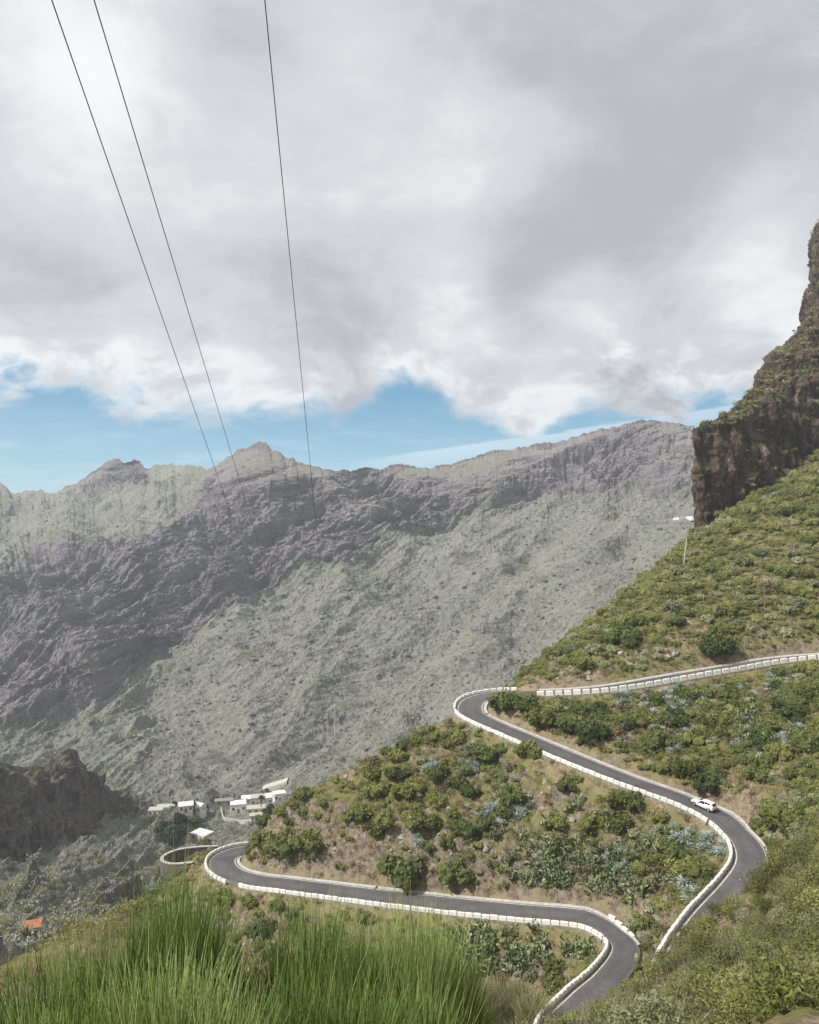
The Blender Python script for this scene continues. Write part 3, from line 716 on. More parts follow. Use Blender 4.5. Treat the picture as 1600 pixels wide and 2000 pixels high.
# ------------------------------------------------------------------ cliff on the right and crag on the left
def build_cliff():
    top = [(1365, 836), (1376, 832), (1400, 822), (1430, 806), (1445, 797), (1462, 782), (1478, 752), (1486, 728), (1498, 712), (1512, 700), (1525, 688), (1545, 668), (1560, 657), (1568, 640), (1574, 606), (1582, 588), (1587, 560),
           (1588, 520), (1590, 492), (1596, 470), (1604, 448), (1640, 425), (1720, 415), (1900, 440), (2300, 480)]
    face = [(1365, 838), (1400, 835), (1440, 820), (1480, 795), (1520, 770), (1560, 745), (1600, 730), (1700, 680), (1900, 560), (2300, 400)]
    rows = []
    us = np.concatenate([np.arange(1366, 1552, 1.5), np.arange(1552, 1604, 0.4), np.arange(1604, 1700, 2.0), np.arange(1700, 2300, 9)])
    nt = 300; ts = np.linspace(0, 1, nt)
    Pg = np.zeros((nt, 0, 3)); cols = []
    # left flank, running back into the hill from the corner
    for k in range(60, 0, -1):
        b = k / 60 * 75.0; cols.append(('side', b))
    for u in us: cols.append(('front', u))
    out = []
    for kind, q in cols:
        u = q if kind == 'front' else 1366.0
        Db = np.interp(u, [1366, 1500, 1600, 2300], [231, 244, 258, 330])
        vb = np.interp(u, [1366, 1420, 1500, 1540, 1600, 2300], [1075, 1035, 990, 965, 925, 700])
        vf = interp_pl(face, u); vt = interp_pl(top, u)
        zb, zf = (CV - vb) / F_PX * Db, (CV - vf) / F_PX * (Db + 6)
        Dt = Db + 8 + 0.42 * np.clip(vf - vt, 0, 400)
        zt = (CV - vt) / F_PX * Dt
        x0 = (u - CU) / F_PX
        prof_t = [0, 0.62, 0.66, 1.0]
        y = np.interp(ts, [0, 0.5, 0.86, 1.0], [Db, Db + 6, Dt - 0.4 * (Dt - Db - 6), Dt]); z = np.interp(ts, [0, 0.5, 0.86, 1.0], [zb, zf, zf + 0.84 * (zt - zf), zt])
        x = x0 * y
        if kind == 'side':
            x = x + q * 0.385; y = y + q; z = np.minimum(z + 0 * q, z) - 0.10 * q * ts - 3 * smooth(np.array(q), 0, 60)
        out.append(np.stack([x, y, z], 1))
    P = np.stack(out, 1)
    # the back, falling away behind the crest
    nb = 20; tb = np.linspace(0, 1, nb + 1)[1:, None, None]
    Bk = P[-1][None] * (1 + np.array([0.42, 0.36, 0.0])[None, None] * tb) + tb * np.array([0.0, 0.0, -55.0])[None, None]
    P = np.concatenate([P, Bk], 0)
    du = np.gradient(P, axis=1); dv = np.gradient(P, axis=0); N = np.cross(du, dv); N /= np.linalg.norm(N, axis=2)[..., None] + 1e-9
    for _ in range(3): N = blur3(N)
    N /= np.linalg.norm(N, axis=2)[..., None] + 1e-9
    p = P.reshape(-1, 3); n = N.reshape(-1, 3)
    flute = fbm(np.stack([p[:, 0] / 5.5, p[:, 1] / 5.5, p[:, 2] / 38], 1), 4, 0.55, ridged=True)
    lump = fbm(p / 14.0 + 9, 4, 0.55, ridged=True); fine = fbm(p / 2.3 + 50, 4, 0.6); led = fbm(np.stack([p[:, 0] / 60, p[:, 1] / 60, p[:, 2] / 4.0], 1) + 2, 3)
    tt = np.concatenate([ts, np.ones(nb)])[:, None].repeat(P.shape[1], 1).ravel()
    k = np.where(tt > 0.95, 0.35 + 0.65 * (1 - (tt - 0.95) / 0.05), 1.0)
    disp = k * (2.3 * flute + 2.6 * (lump - 0.2) + 1.0 * fine + 1.0 * led - 1.2)
    p = p + n * disp[:, None]
    wx = np.stack([fbm(p / 13.0 + 3, 4), fbm(p / 13.0 + 23, 3), 0.8 * fbm(p / 13.0 + 43, 4)], 1); p = p + wx * np.array([3.6, 3.0, 4.0]) * np.clip(0.45 + 0.55 * (tt < .97), 0, 1)[:, None]
    me = make_mesh('cliff', p, [grid_faces(P.shape[0], P.shape[1])], True)
    tag(obj('cliff', me, M['cliff']), kind='structure')
    return p.reshape(P.shape), nt


def blur3(A):
    return np.stack([blur(A[..., i], 2.0) for i in range(3)], 2)


CLIFF, CLIFF_NT = build_cliff()


def build_crag():
    skyl = [(-160, 1470), (-60, 1482), (0, 1490), (40, 1500), (80, 1498), (105, 1480), (118, 1470), (135, 1461), (146, 1468), (153, 1480), (158, 1502), (176, 1506), (192, 1512), (205, 1534), (214, 1542), (240, 1556), (262, 1568), (290, 1584), (302, 1592)]
    base = [(-160, 1780), (-60, 1730), (0, 1700), (60, 1672), (120, 1642), (200, 1614), (250, 1602), (302, 1597)]
    us = np.arange(-160, 303, 1.7); nt = 170; ts = np.linspace(0, 1, nt)
    vb = interp_pl(base, us); vt = interp_pl(skyl, us)
    Db = np.interp(us, [-160, 0, 120, 302], [255, 300, 340, 418]) ; Dt = Db + 26 + 10 * smooth(us, 302, 150)
    out = []
    for i, u in enumerate(us):
        D = Db[i] + (Dt[i] - Db[i]) * (ts ** 1.3); v = vb[i] + (vt[i] - vb[i]) * ts
        out.append(np.stack([(u - CU) / F_PX * D, D, (CV - v) / F_PX * D], 1))
    P = np.stack(out, 1)
    down = np.array([[0, 0, -14.0]]); P = np.concatenate([(P[0] + down)[None], P], 0)
    nb = 16; tb = np.linspace(0, 1, nb + 1)[1:, None, None]
    P = np.concatenate([P, P[-1][None] * (1 + np.array([0.16, 0.16, 0.0])[None, None] * tb) + tb * np.array([0.0, 0.0, -50.0])[None, None]], 0)
    du = np.gradient(P, axis=1); dv = np.gradient(P, axis=0); N = np.cross(du, dv); N /= np.linalg.norm(N, axis=2)[..., None] + 1e-9
    p = P.reshape(-1, 3); n = N.reshape(-1, 3)
    flute = fbm(np.stack([p[:, 0] / 11, p[:, 1] / 11, p[:, 2] / 30], 1) + 3, 5, 0.55, ridged=True); fine = fbm(p / 3.5, 4, 0.6)
    tt = np.concatenate([[0], ts, np.ones(nb)])[:, None].repeat(P.shape[1], 1).ravel(); k = np.where(tt > 0.92, 0.25, 1.0)
    p = p + n * (k * (8.0 * (flute - 0.2) + 2.4 * fine))[:, None]
    tag(obj('crag', make_mesh('crag', p, [grid_faces(P.shape[0], P.shape[1])], True), M['crag']), kind='structure')


build_crag()

# ------------------------------------------------------------------ carriageway, kerbs, gutters, lines
OUTER = 1 - 0.40 * np.clip((RPAR - 14.8) / 1.0, 0, 1) * np.clip((20.5 - RPAR) / 1.5, 0, 1)      # and so is the bend below the car
INNER = 1 - 0.60 * np.clip((RPAR - 25.0) / 1.5, 0, 1) * np.clip((32.6 - RPAR) / 1.6, 0, 1)      # the lowest bend is narrower on its inside


def strip(name, offs, dzs, mat, i0=0, i1=None, kind='structure', attr=False):
    """extrude a cross-section (offset to the left, height) along the road"""
    i1 = len(ROAD) if i1 is None else i1
    idx = np.arange(i0, i1); n = len(offs)
    V = np.zeros((len(idx), n, 3))
    for k, (o_, z_) in enumerate(zip(offs, dzs)):
        o_ = o_ * (INNER[idx][:, None] if o_ < 0 else OUTER[idx][:, None])
        V[:, k, :2] = ROAD[idx, :2] + LEFT[idx] * o_; V[:, k, 2] = ROAD[idx, 2] + z_
    ac = np.repeat(np.array(offs, float)[None], len(idx), 0).ravel()
    me = make_mesh(name, V.reshape(-1, 3), [grid_faces(len(idx), n)[:, ::-1]], False, {'across': ac} if attr else None)
    o = obj(name, me, mat); o['kind'] = kind; return o


offs = [2.75, 2.7, 2.0, 1.2, 0.4, -0.4, -1.2, -2.0, -2.7, -2.75]
strip('road', offs, [-1.2, 0, 0.03, 0.05, 0.06, 0.06, 0.05, 0.03, 0, -1.2], M['asphalt'], attr=True)


def idx_par(a, b):
    w_ = np.where((RPAR >= a) & (RPAR <= b))[0]; return int(w_[0]), int(w_[-1]) + 1


# (from, to, side of the barrier: +1 left, -1 right, pitch, block length, label)
STRETCH = [
    (1.2, 5.0, +1, 1.75, 1.42, 'white barrier block edging the topmost road below the upper hillside', 'white barrier blocks along the topmost road'),
    (5.55, 8.0, -1, 1.40, 1.14, 'white barrier block on the far outside of the upper hairpin bend', 'white barrier blocks round the far side of the upper hairpin'),
    (8.0, 15.0, -1, 1.06, 0.97, 'white barrier block on the outer edge of the road between hairpin and white car', 'white barrier blocks between the upper hairpin and the car'),
    (15.0, 22.6, -1, 1.10, 0.98, 'white barrier block on the inside of the bend running down from the white car', 'white barrier blocks on the bend below the car'),
    (25.6, 30.4, +1, 0.95, 0.80, 'white barrier block beside the lowest visible road, nearest the grassy foreground slope', 'white barrier blocks on the near leg of the lowest road'),
    (30.4, 38.2, +1, 1.28, 1.17, 'white barrier block along the long lower road behind the tall green grass', 'white barrier blocks along the long lower road'),
    (38.6, 43.6, +1, 1.45, 1.28, 'white barrier block round the outside of the lower left hairpin', 'white barrier blocks round the lower hairpin')]
BW, BH = 0.40, 0.57
for a, b, sd, *_ in STRETCH:
    i0, i1 = idx_par(a, b)
    s = sd
    if s > 0:
        strip('kerb', [3.36, 3.34, 2.72, 2.71], [-1.3, 0.10, 0.10, -0.2], M['kerbstone'], i0, i1)
    else:
        strip('kerb', [-2.71, -2.72, -3.34, -3.36], [-0.2, 0.10, 0.10, -1.3], M['kerbstone'], i0, i1)
    lo_, hi_ = (2.30, 2.44) if s > 0 else (-2.44, -2.30)
    strip('road_marking', [hi_, lo_], [0.023, 0.023] , M['line'], i0, i1)
for a, b, sd in [(5.2, 8.6, +1), (8.6, 17.5, +1), (30.0, 36.0, -1), (36.0, 43.5, -1), (1.5, 5.0, -1)]:
    i0, i1 = idx_par(a, b)
    if sd > 0: strip('gutter', [3.28, 3.26, 2.95, 2.72, 2.71], [-1.0, 0.16, 0.10, 0.02, -0.3], M['concrete'], i0, i1); lo_, hi_ = 2.28, 2.44
    else: strip('gutter', [-2.71, -2.72, -2.95, -3.26, -3.28], [-0.3, 0.02, 0.10, 0.16, -1.0], M['concrete'], i0, i1); lo_, hi_ = -2.44, -2.28
    strip('road_marking', [hi_, lo_], [0.0235, 0.0235], M['line'], i0, i1)


def block_mesh(L, seed):
    r = random.Random(seed); nx, ny, nz = 4, 2, 3
    bm = MB(); ch = 0.07
    sec = [(-BW / 2, -0.3), (-BW / 2 * 0.97, BH - ch), (-BW / 2 + ch, BH), (BW / 2 - ch, BH), (BW / 2 * 0.97, BH - ch), (BW / 2, -0.3)]
    xs = [-L / 2, -L / 2 + 0.05, -L / 6, L / 6, L / 2 - 0.05, L / 2]
    V = []
    for i, x in enumerate(xs):
        e = 0.94 if i in (0, len(xs) - 1) else 1.0
        for (y, z) in sec:
            V.append((x + r.uniform(-.012, .012), y * e + r.uniform(-.014, .014), (z if z < 0 else z * (0.965 if e < 1 else 1)) + (r.uniform(-.018, .018) if z > 0 else 0)))
    n = len(sec); Fs = []
    for i in range(len(xs) - 1):
        for k in range(n - 1): Fs.append((i * n + k, i * n + k + 1, (i + 1) * n + k + 1, (i + 1) * n + k))
    Fs += [tuple(range(n))[::-1], tuple(range((len(xs) - 1) * n, len(xs) * n))]
    bm.add(V, [f[::-1] for f in Fs]); return bm.mesh('barrier_block')


protos = {}
first_block = None
for a, b, sd, pitch, L, lab, grp in STRETCH:
    i0, i1 = idx_par(a, b); edge_xy = ROAD[i0:i1, :2] + LEFT[i0:i1] * (3.04 * sd)
    s = np.concatenate([[0], np.cumsum(np.linalg.norm(np.diff(edge_xy, axis=0), axis=1))])
    n = int(s[-1] / pitch)
    for k in range(n):
        sc = (k + 0.5) * s[-1] / n
        x, y = np.interp(sc, s, edge_xy[:, 0]), np.interp(sc, s, edge_xy[:, 1]); z = np.interp(sc, s, ROAD[i0:i1, 2])
        x2, y2 = np.interp(sc + 0.4, s, edge_xy[:, 0]), np.interp(sc + 0.4, s, edge_xy[:, 1]); x1, y1 = np.interp(sc - 0.4, s, edge_xy[:, 0]), np.interp(sc - 0.4, s, edge_xy[:, 1])
        zz = np.interp([sc - 0.4, sc + 0.4], s, ROAD[i0:i1, 2])
        if y < 60: continue
        uu, vv = proj(np.array([[x, y, z + .4]]))
        if not (-40 < uu[0] < 1660 and vv[0] < 2060): continue
        key = (L, random.randrange(3))
        if key not in protos: protos[key] = block_mesh(*key); protos[key].materials.append(M['block'])
        o = obj('barrier_block', protos[key]); o.location = (x, y, z + 0.08 + random.uniform(-.02, .02))
        o.scale = (random.uniform(.97, 1.02), 1, (1.6 if pitch > 1.7 else 1.0) * random.uniform(.93, 1.05))
        o.rotation_euler = (random.gauss(0, .02), -math.atan2(zz[1] - zz[0], 0.8), math.atan2(y2 - y1, x2 - x1) + random.gauss(0, .025))
        tag(o, lab, 'barrier block', grp)
# a few low blocks on the inside of the lowest bend
for k in range(4):
    P0, tt_, lf, ii = at_par(31.55 - 0.34 * k); p = P0[:2] - lf * 3.3 * INNER[ii]
    o = obj('barrier_block', protos[(1.17, 0)] if (1.17, 0) in protos else next(iter(protos.values()))); o.location = (p[0], p[1], P0[2] + 0.06 - 0.1 * k)
    o.rotation_euler = (0, 0.05, math.atan2(tt_[1], tt_[0])); tag(o, 'white barrier block on the right hand inner edge of the lowest bend', 'barrier block', 'few white blocks inside the lowest bend')

# ------------------------------------------------------------------ visibility helpers
def visible(P, h=1.2):
    """which points (plus height h) are not hidden behind the near hillside"""
    P = np.atleast_2d(P); T_ = P + np.array([0, 0, h]); ok = np.ones(len(P), bool)
    for t in np.linspace(0.12, 0.975, 70):
        q = T_ * t; ins = (q[:, 0] > GX0) & (q[:, 0] < GX1) & (q[:, 1] > GY0) & (q[:, 1] < GY1)
        ok &= ~(ins & (zn(q[:, 0], q[:, 1]) > q[:, 2]))
    u, v = proj(T_)
    return ok & (u > -30) & (u < 1630) & (v < 2040) & (v > 0)


def hit(u, v, dmin=14.0):
    """where the sight line of photo pixel (u, v) meets the near hillside"""
    D = np.arange(dmin, 262, 0.15); P = np.stack([(u - CU) / F_PX * D, D, (CV - v) / F_PX * D], 1)
    ins = (P[:, 0] > GX0) & (P[:, 0] < GX1); b = ins & (zn(P[:, 0], P[:, 1]) > P[:, 2])
    if not b.any(): return None
    i = int(np.argmax(b)); p = P[i].copy(); p[2] = zn(p[0], p[1]); return p

# ------------------------------------------------------------------ plants: meshes (unit size about 1 m radius)
_ico_v = None
def ico(level=1):
    t = (1 + 5 ** 0.5) / 2
    V = [(-1, t, 0), (1, t, 0), (-1, -t, 0), (1, -t, 0), (0, -1, t), (0, 1, t), (0, -1, -t), (0, 1, -t), (t, 0, -1), (t, 0, 1), (-t, 0, -1), (-t, 0, 1)]
    Fc = [(0, 11, 5), (0, 5, 1), (0, 1, 7), (0, 7, 10), (0, 10, 11), (1, 5, 9), (5, 11, 4), (11, 10, 2), (10, 7, 6), (7, 1, 8), (3, 9, 4), (3, 4, 2), (3, 2, 6), (3, 6, 8), (3, 8, 9), (4, 9, 5), (2, 4, 11), (6, 2, 10), (8, 6, 7), (9, 8, 1)]
    V = [np.array(v) / np.linalg.norm(v) for v in V]
    for _ in range(level):
        mid = {}; nf = []
        def m(a, b):
            k = (min(a, b), max(a, b))
            if k not in mid: p = V[a] + V[b]; V.append(p / np.linalg.norm(p)); mid[k] = len(V) - 1
            return mid[k]
        for a, b, c in Fc:
            ab, bc, ca = m(a, b), m(b, c), m(c, a); nf += [(a, ab, ca), (b, bc, ab), (c, ca, bc), (ab, bc, ca)]
        Fc = nf
    return np.array(V), np.array(Fc)


ICO0, ICO1, ICO2, ICO3 = ico(0), ico(1), ico(2), ico(3)


def unit(v): return v / (np.linalg.norm(v, axis=-1, keepdims=True) + 1e-9)


def leafy(seed, n=420, leaf=0.15, lobes=8, spread=0.72, height=1.25, aspect=1.7, up=0.35, core=True):
    """a bush crown: leaf-sized faces spread over several lobes, with an open inner mass"""
    r = np.random.default_rng(seed)
    th = r.uniform(0, 2 * np.pi, lobes); rr = spread * np.sqrt(r.uniform(0.02, 1, lobes))
    cz = height * r.uniform(0.28, 0.66, lobes) * (1.12 - 0.45 * rr)
    C = np.stack([rr * np.cos(th), rr * np.sin(th), cz], 1); R = r.uniform(0.30, 0.52, lobes)
    k = r.integers(0, lobes, n); dv = unit(r.normal(size=(n, 3)) + np.array([0, 0, up])); rad = R[k] * (0.72 + 0.42 * r.random(n) ** 1.5)
    P = C[k] + dv * rad[:, None]; P[:, 2] = np.maximum(P[:, 2], 0.02)
    nrm = unit(dv + 0.75 * r.normal(size=(n, 3))); a = unit(np.cross(nrm, r.normal(size=(n, 3)))); b = np.cross(nrm, a)
    s = leaf * r.uniform(0.6, 1.35, n)[:, None]
    V = np.stack([P - a * s * aspect * .5, P + b * s * .42, P + a * s * aspect * .5, P - b * s * .42], 1).reshape(-1, 3)
    Fq = np.arange(n * 4).reshape(-1, 4)
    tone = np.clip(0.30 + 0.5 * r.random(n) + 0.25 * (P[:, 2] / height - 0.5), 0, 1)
    Vs, Fs, At = [V], [Fq], [np.repeat(tone, 4)]
    Ft = []
    if core:
        off = len(V)
        for i in range(lobes):
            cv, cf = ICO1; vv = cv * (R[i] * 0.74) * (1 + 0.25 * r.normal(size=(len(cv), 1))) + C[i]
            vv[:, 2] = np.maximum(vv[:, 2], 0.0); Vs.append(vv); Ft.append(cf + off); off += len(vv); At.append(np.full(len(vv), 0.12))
        for i in range(5):      # stems reaching down into the ground
            e = C[i % lobes]; w = 0.03; b0 = np.array([e[0] * .15, e[1] * .15, -0.5])
            vv = np.array([b0 + (w, 0, 0), b0 + (-w * .5, w * .8, 0), b0 + (-w * .5, -w * .8, 0), e + (0.01, 0, 0), e + (-.005, .008, 0), e + (-.005, -.008, 0)])
            Vs.append(vv); Fs.append(np.array([[0, 1, 4, 3], [1, 2, 5, 4], [2, 0, 3, 5]]) + off); off += 6; At.append(np.full(6, 0.05))
    V = np.concatenate(Vs); faces = [np.concatenate(Fs)] + ([np.concatenate(Ft)] if Ft else [])
    return V, faces, np.concatenate(At)


def agave(seed, n=26):
    r = np.random.default_rng(seed); Vs, Fq, At = [], [], []; o = 0
    for i in range(n):
        th = i * 2.39996 + r.normal() * .12; el = np.interp(i, [0, n - 1], [0.18, 1.35]) + r.normal() * .08; L = r.uniform(0.8, 1.05) * np.interp(i, [0, n], [1.0, .75]); w = 0.07
        d0 = np.array([np.cos(th), np.sin(th), 0]); sd = np.array([-np.sin(th), np.cos(th), 0]); pts = []
        for t, ww in ((0.0, .75), (0.35, 1.0), (0.72, .62), (1.0, 0.04)):
            e2 = el - 0.28 * t * np.cos(el); p = (d0 * np.cos(e2) + np.array([0, 0, 1]) * np.sin(e2)) * L * t + np.array([0, 0, 0.05]); up = -d0 * np.sin(e2) + np.array([0, 0, 1]) * np.cos(e2)
            pts += [p + sd * w * ww + up * .03, p - up * 0.025 * ww, p - sd * w * ww + up * .03]
        Vs.append(np.array(pts)); At.append(np.full(12, 0.25 + 0.6 * r.random()))
        for s_ in range(3):
            a = o + s_ * 3; Fq += [(a, a + 1, a + 4, a + 3), (a + 1, a + 2, a + 5, a + 4)]
        o += 12
    return np.concatenate(Vs), [np.array(Fq)], np.concatenate(At)


def prickly(seed, n=46):
    """clump of flat cactus pads growing out of one another"""
    r = np.random.default_rng(seed); pads = []
    for i in range(8):
        th = r.uniform(0, 6.28); q = 0.22 * np.sqrt(r.random()); pads.append((np.array([q * np.cos(th), q * np.sin(th), 0.0]), unit(np.array([np.cos(th) * .5, np.sin(th) * .5, 1.0]) + .3 * r.normal(size=3)), 0.2))
    while len(pads) < n:
        b, d_, s = pads[r.integers(0, len(pads))]
        if b[2] > 1.15: continue
        nd = unit(d_ + .65 * r.normal(size=3) + np.array([0, 0, .35])); pads.append((b + d_ * s * 1.75, nd, 0.2 * r.uniform(.75, 1.15)))
    Vs, Ft, At = [], [], []; o = 0; K = 8
    for b, d_, s in pads:
        a = unit(np.cross(d_, r.normal(size=3))); nn = np.cross(d_, a); c = b + d_ * s
        ring = [c + d_ * (s * np.sin(t)) + a * (s * .68 * np.cos(t)) for t in np.linspace(0, 2 * np.pi, K, endpoint=False)]
        Vs.append(np.array(ring + [c + nn * s * .16, c - nn * s * .16])); At.append(np.full(K + 2, np.clip(.15 + .7 * r.random() + .15 * b[2], 0, 1)))
        for k in range(K): Ft += [(o + k, o + (k + 1) % K, o + K), (o + (k + 1) % K, o + k, o + K + 1)]
        o += K + 2
    return np.concatenate(Vs), [np.array(Ft)], np.concatenate(At)


def strands(seed, n, base_r, h, wid, lean=0.35, droop=0.1, seg=4, jitter=0.25, tone=(0.2, 0.8), lowest=0.62, dome=0.55, tipgain=0.22):
    """upright thin stems: tapered three-sided rods fanning out of a root area"""
    r = np.random.default_rng(seed)
    th = r.uniform(0, 2 * np.pi, n); q = np.sqrt(r.random(n)); bx = base_r * q * np.cos(th); by = base_r * q * np.sin(th)
    H = h * (1 - dome * q ** 2) * r.uniform(lowest, 1.08, n)
    lx = lean * q * np.cos(th) + jitter * r.normal(size=n) * .5; ly = lean * q * np.sin(th) + jitter * r.normal(size=n) * .5
    z0 = np.where(r.random(n) < 0.55, r.uniform(0.0, 0.55, n) * H, 0.0)      # side shoots start higher up
    bx2 = bx + lx * z0; by2 = by + ly * z0
    cvx, cvy = r.normal(size=(2, n)) * jitter * .35
    ts = np.linspace(0, 1, seg + 1); rows = []
    for t in ts:
        L = (H - z0) * t
        rows.append(np.stack([bx2 + lx * L + cvx * L * t, by2 + ly * L + cvy * L * t, z0 + L - droop * L * t * q], 1))
    A = np.stack(rows, 1)                               # n, seg+1, 3
    wd = wid * r.uniform(.7, 1.3, n)[:, None] * np.interp(ts, [0, .6, 1], [1, .75, .25])[None]
    ph = r.uniform(0, 6.28, n); V = np.zeros((n, seg + 1, 3, 3))
    for k in range(3):
        a = ph + k * 2.0944
        V[:, :, k, 0] = A[:, :, 0] + wd * np.cos(a)[:, None]; V[:, :, k, 1] = A[:, :, 1] + wd * np.sin(a)[:, None]; V[:, :, k, 2] = A[:, :, 2]
    base = (np.arange(n) * (seg + 1) * 3)[:, None, None]; s_ = np.arange(seg)[None, :, None] * 3; k = np.arange(3)[None, None, :]; k2 = (k + 1) % 3
    Fq = np.stack([base + s_ + k, base + s_ + k2, base + s_ + 3 + k2, base + s_ + 3 + k], 3).reshape(-1, 4)
    tn = r.uniform(tone[0], tone[1], n)[:, None, None] + tipgain * ts[None, :, None] + np.zeros((1, 1, 3))
    return V.reshape(-1, 3), [Fq], np.clip(np.broadcast_to(tn, (n, seg + 1, 3)).ravel(), 0, 1)


def merge(parts):
    Vs, fs, At = [], {}, []; o = 0
    for V, faces, a in parts:
        Vs.append(V); At.append(a)
        for f in faces: fs.setdefault(f.shape[1], []).append(f + o)
        o += len(V)
    return np.concatenate(Vs), [np.concatenate(x) for x in fs.values()], np.concatenate(At)


def to_mesh(name, tri, mat, sm=False):
    V, faces, a = tri; me = make_mesh(name, V, faces, sm, {'rnd': a}); me.materials.append(mat); return me


def scatter(name, protos_, P, S, R, mat, rng, zs=None):
    """many plants as one mesh"""
    out_ = []
    for i in range(len(P)):
        V, faces, a = protos_[rng.integers(0, len(protos_))]; c, s = math.cos(R[i]), math.sin(R[i]); k = S[i]
        W = np.empty_like(V); W[:, 0] = (V[:, 0] * c - V[:, 1] * s) * k + P[i, 0]; W[:, 1] = (V[:, 0] * s + V[:, 1] * c) * k + P[i, 1]; W[:, 2] = V[:, 2] * k * (zs[i] if zs is not None else 1) + P[i, 2]
        out_.append((W, faces, np.clip(a * 0.8 + rng.uniform(-.05, .45), 0, 1)))
    V, f, a = merge(out_); me = make_mesh(name, V, f, False, {'rnd': a}); return obj(name, me, mat)


# ------------------------------------------------------------------ where plants grow on the near hillside
BARE = [(1035, 1545, 95, 42), (1110, 1590, 70, 34), (800, 1640, 80, 26), (690, 1660, 50, 26), (930, 1560, 40, 18), (610, 1690, 40, 16), (1000, 1640, 40, 22),
        (520, 1706, 35, 22), (1300, 1525, 60, 16), (1230, 1490, 60, 14), (1150, 1450, 50, 12), (1110, 1315, 70, 14), (1300, 1270, 70, 14), (1520, 1262, 90, 16), (470, 1850, 50, 60), (1570, 1930, 30, 30)]


def density(u, v):
    d_ = np.ones_like(u)
    for a, b, c, e in BARE: d_ *= 1 - 0.93 * np.exp(-(((u - a) / c) ** 2 + ((v - b) / e) ** 2))
    return d_


def zone(x, y, u, v):
    """0 upper slope, 1 between the top and middle road, 2 middle hill, 3 right spur, 4 below the lower road / left bank"""
    z = np.full(len(x), 2)
    up = (v < np.interp(u, [1000, 1040, 1200, 1400, 1600], [1345, 1340, 1325, 1298, 1268])) & (x > 20); z[up] = 0
    bt = (~up) & (v < np.interp(u, [940, 960, 1100, 1340, 1480, 1600], [1380, 1385, 1452, 1552, 1615, 1560])) & (x > 15) & (y > 85); z[bt] = 1
    rs = (~up) & (~bt) & (x > 6) & (y < 84); z[rs] = 3
    lw = (~up) & (~bt) & (~rs) & ((v > np.interp(u, [400, 550, 860, 1100, 1190], [1720, 1758, 1795, 1815, 1850])) | (u < 400)) ; z[lw] = 4
    return z


def sample_ground(n, rng, x0=-60, x1=149, y0=16, y1=262):
    x = rng.uniform(x0, x1, n); y = rng.uniform(y0, y1, n); z = zn(x, y); P = np.stack([x, y, z], 1); u, v = proj(P)
    k = (u > -80) & (u < 1680) & (v < 2120); return P[k], u[k], v[k]


ZL = ['on the upper hillside above the topmost road', 'on the bank between the topmost road and the white car', 'on the middle hill between the two hairpins', 'on the near right hand spur', 'below the lower road']
GROUPS_Z = ['upper hillside', 'bank above the car', 'middle hill', 'right hand spur', 'slope below the lower road']

# hand-placed bushes that stand out in the photograph: (u, v at the foot, width in pixels, kind, label)
KEY = [
    (985, 1387, 62, 'green', 'round green bush inside the upper hairpin, hiding part of the barrier'),
    (1208, 1352, 44, 'olive', 'olive bush growing against the topmost barrier, halfway along it'),
    (1225, 1575, 70, 'olive', 'yellowish bush at the barrier just left of the white car'),
    (1060, 1412, 60, 'olive', 'olive bush right of the upper hairpin, next to the round green one'),
    (1110, 1425, 60, 'green', 'dark green bush on the bank above the kerb, right of the hairpin bushes'),
    (1155, 1446, 64, 'green', 'bushy shrub overhanging the rocky cut above the middle road'),
    (1378, 1540, 58, 'green', 'dark green bush on the bank directly above the white car'),
    (1330, 1510, 60, 'olive', 'olive bush on the bank above and left of the white car'),
    (955, 1480, 66, 'green', 'round dark green bush just below the middle road barrier'),
    (1035, 1480, 50, 'olive', 'small olive bush touching the middle road barrier'),
    (1108, 1545, 46, 'green', 'lone dark green bush on the bare brown slope'),
    (735, 1475, 58, 'olive', 'olive bush on the skyline of the middle hill'),
    (700, 1710, 90, 'green', 'wide dark green bush just above the lower road'),
    (790, 1718, 90, 'green', 'dark green bush behind the dry stalks above the lower road'),
    (900, 1720, 76, 'green', 'rounded dark bush near the middle of the lower road'),
    (610, 1660, 64, 'olive', 'olive bush above the left end of the lower road'),
    (560, 1665, 60, 'green', 'dark bush at the foot of the hill nose by the lower hairpin'),
    (520, 1660, 60, 'olive', 'yellow green bush on the nose of the hill behind the lower hairpin'),
    (1220, 1260, 60, 'green', 'dark bush at the foot of the upper hillside above the barrier'),
    (1310, 1195, 40, 'sage', 'pale domed shrub low on the upper hillside'),
    (1455, 1190, 36, 'sage', 'pale grey green dome left of the wooden pole'),
    (1540, 1200, 36, 'sage', 'pale domed shrub right of the wooden pole'),
    (1395, 1275, 66, 'green', 'dark leafy bush at the roadside cutting by the topmost road'),
    (440, 1765, 50, 'olive', 'small bush outside the barrier of the lower hairpin'),
    (490, 1768, 34, 'olive', 'little bush hard against the lower road barrier'),
    (1235, 1850, 60, 'green', 'green bush between the two legs of the road at the lowest bend'),
    (1330, 1842, 40, 'olive', 'low bush overhanging the road on the near spur'),
]

PROTO_N = {}
def bush_protos(kind, k, **kw):
    return [leafy(100 * hash_k(kind) + i, **kw) for i in range(k)]
def hash_k(s): return sum(ord(c) for c in s) % 50


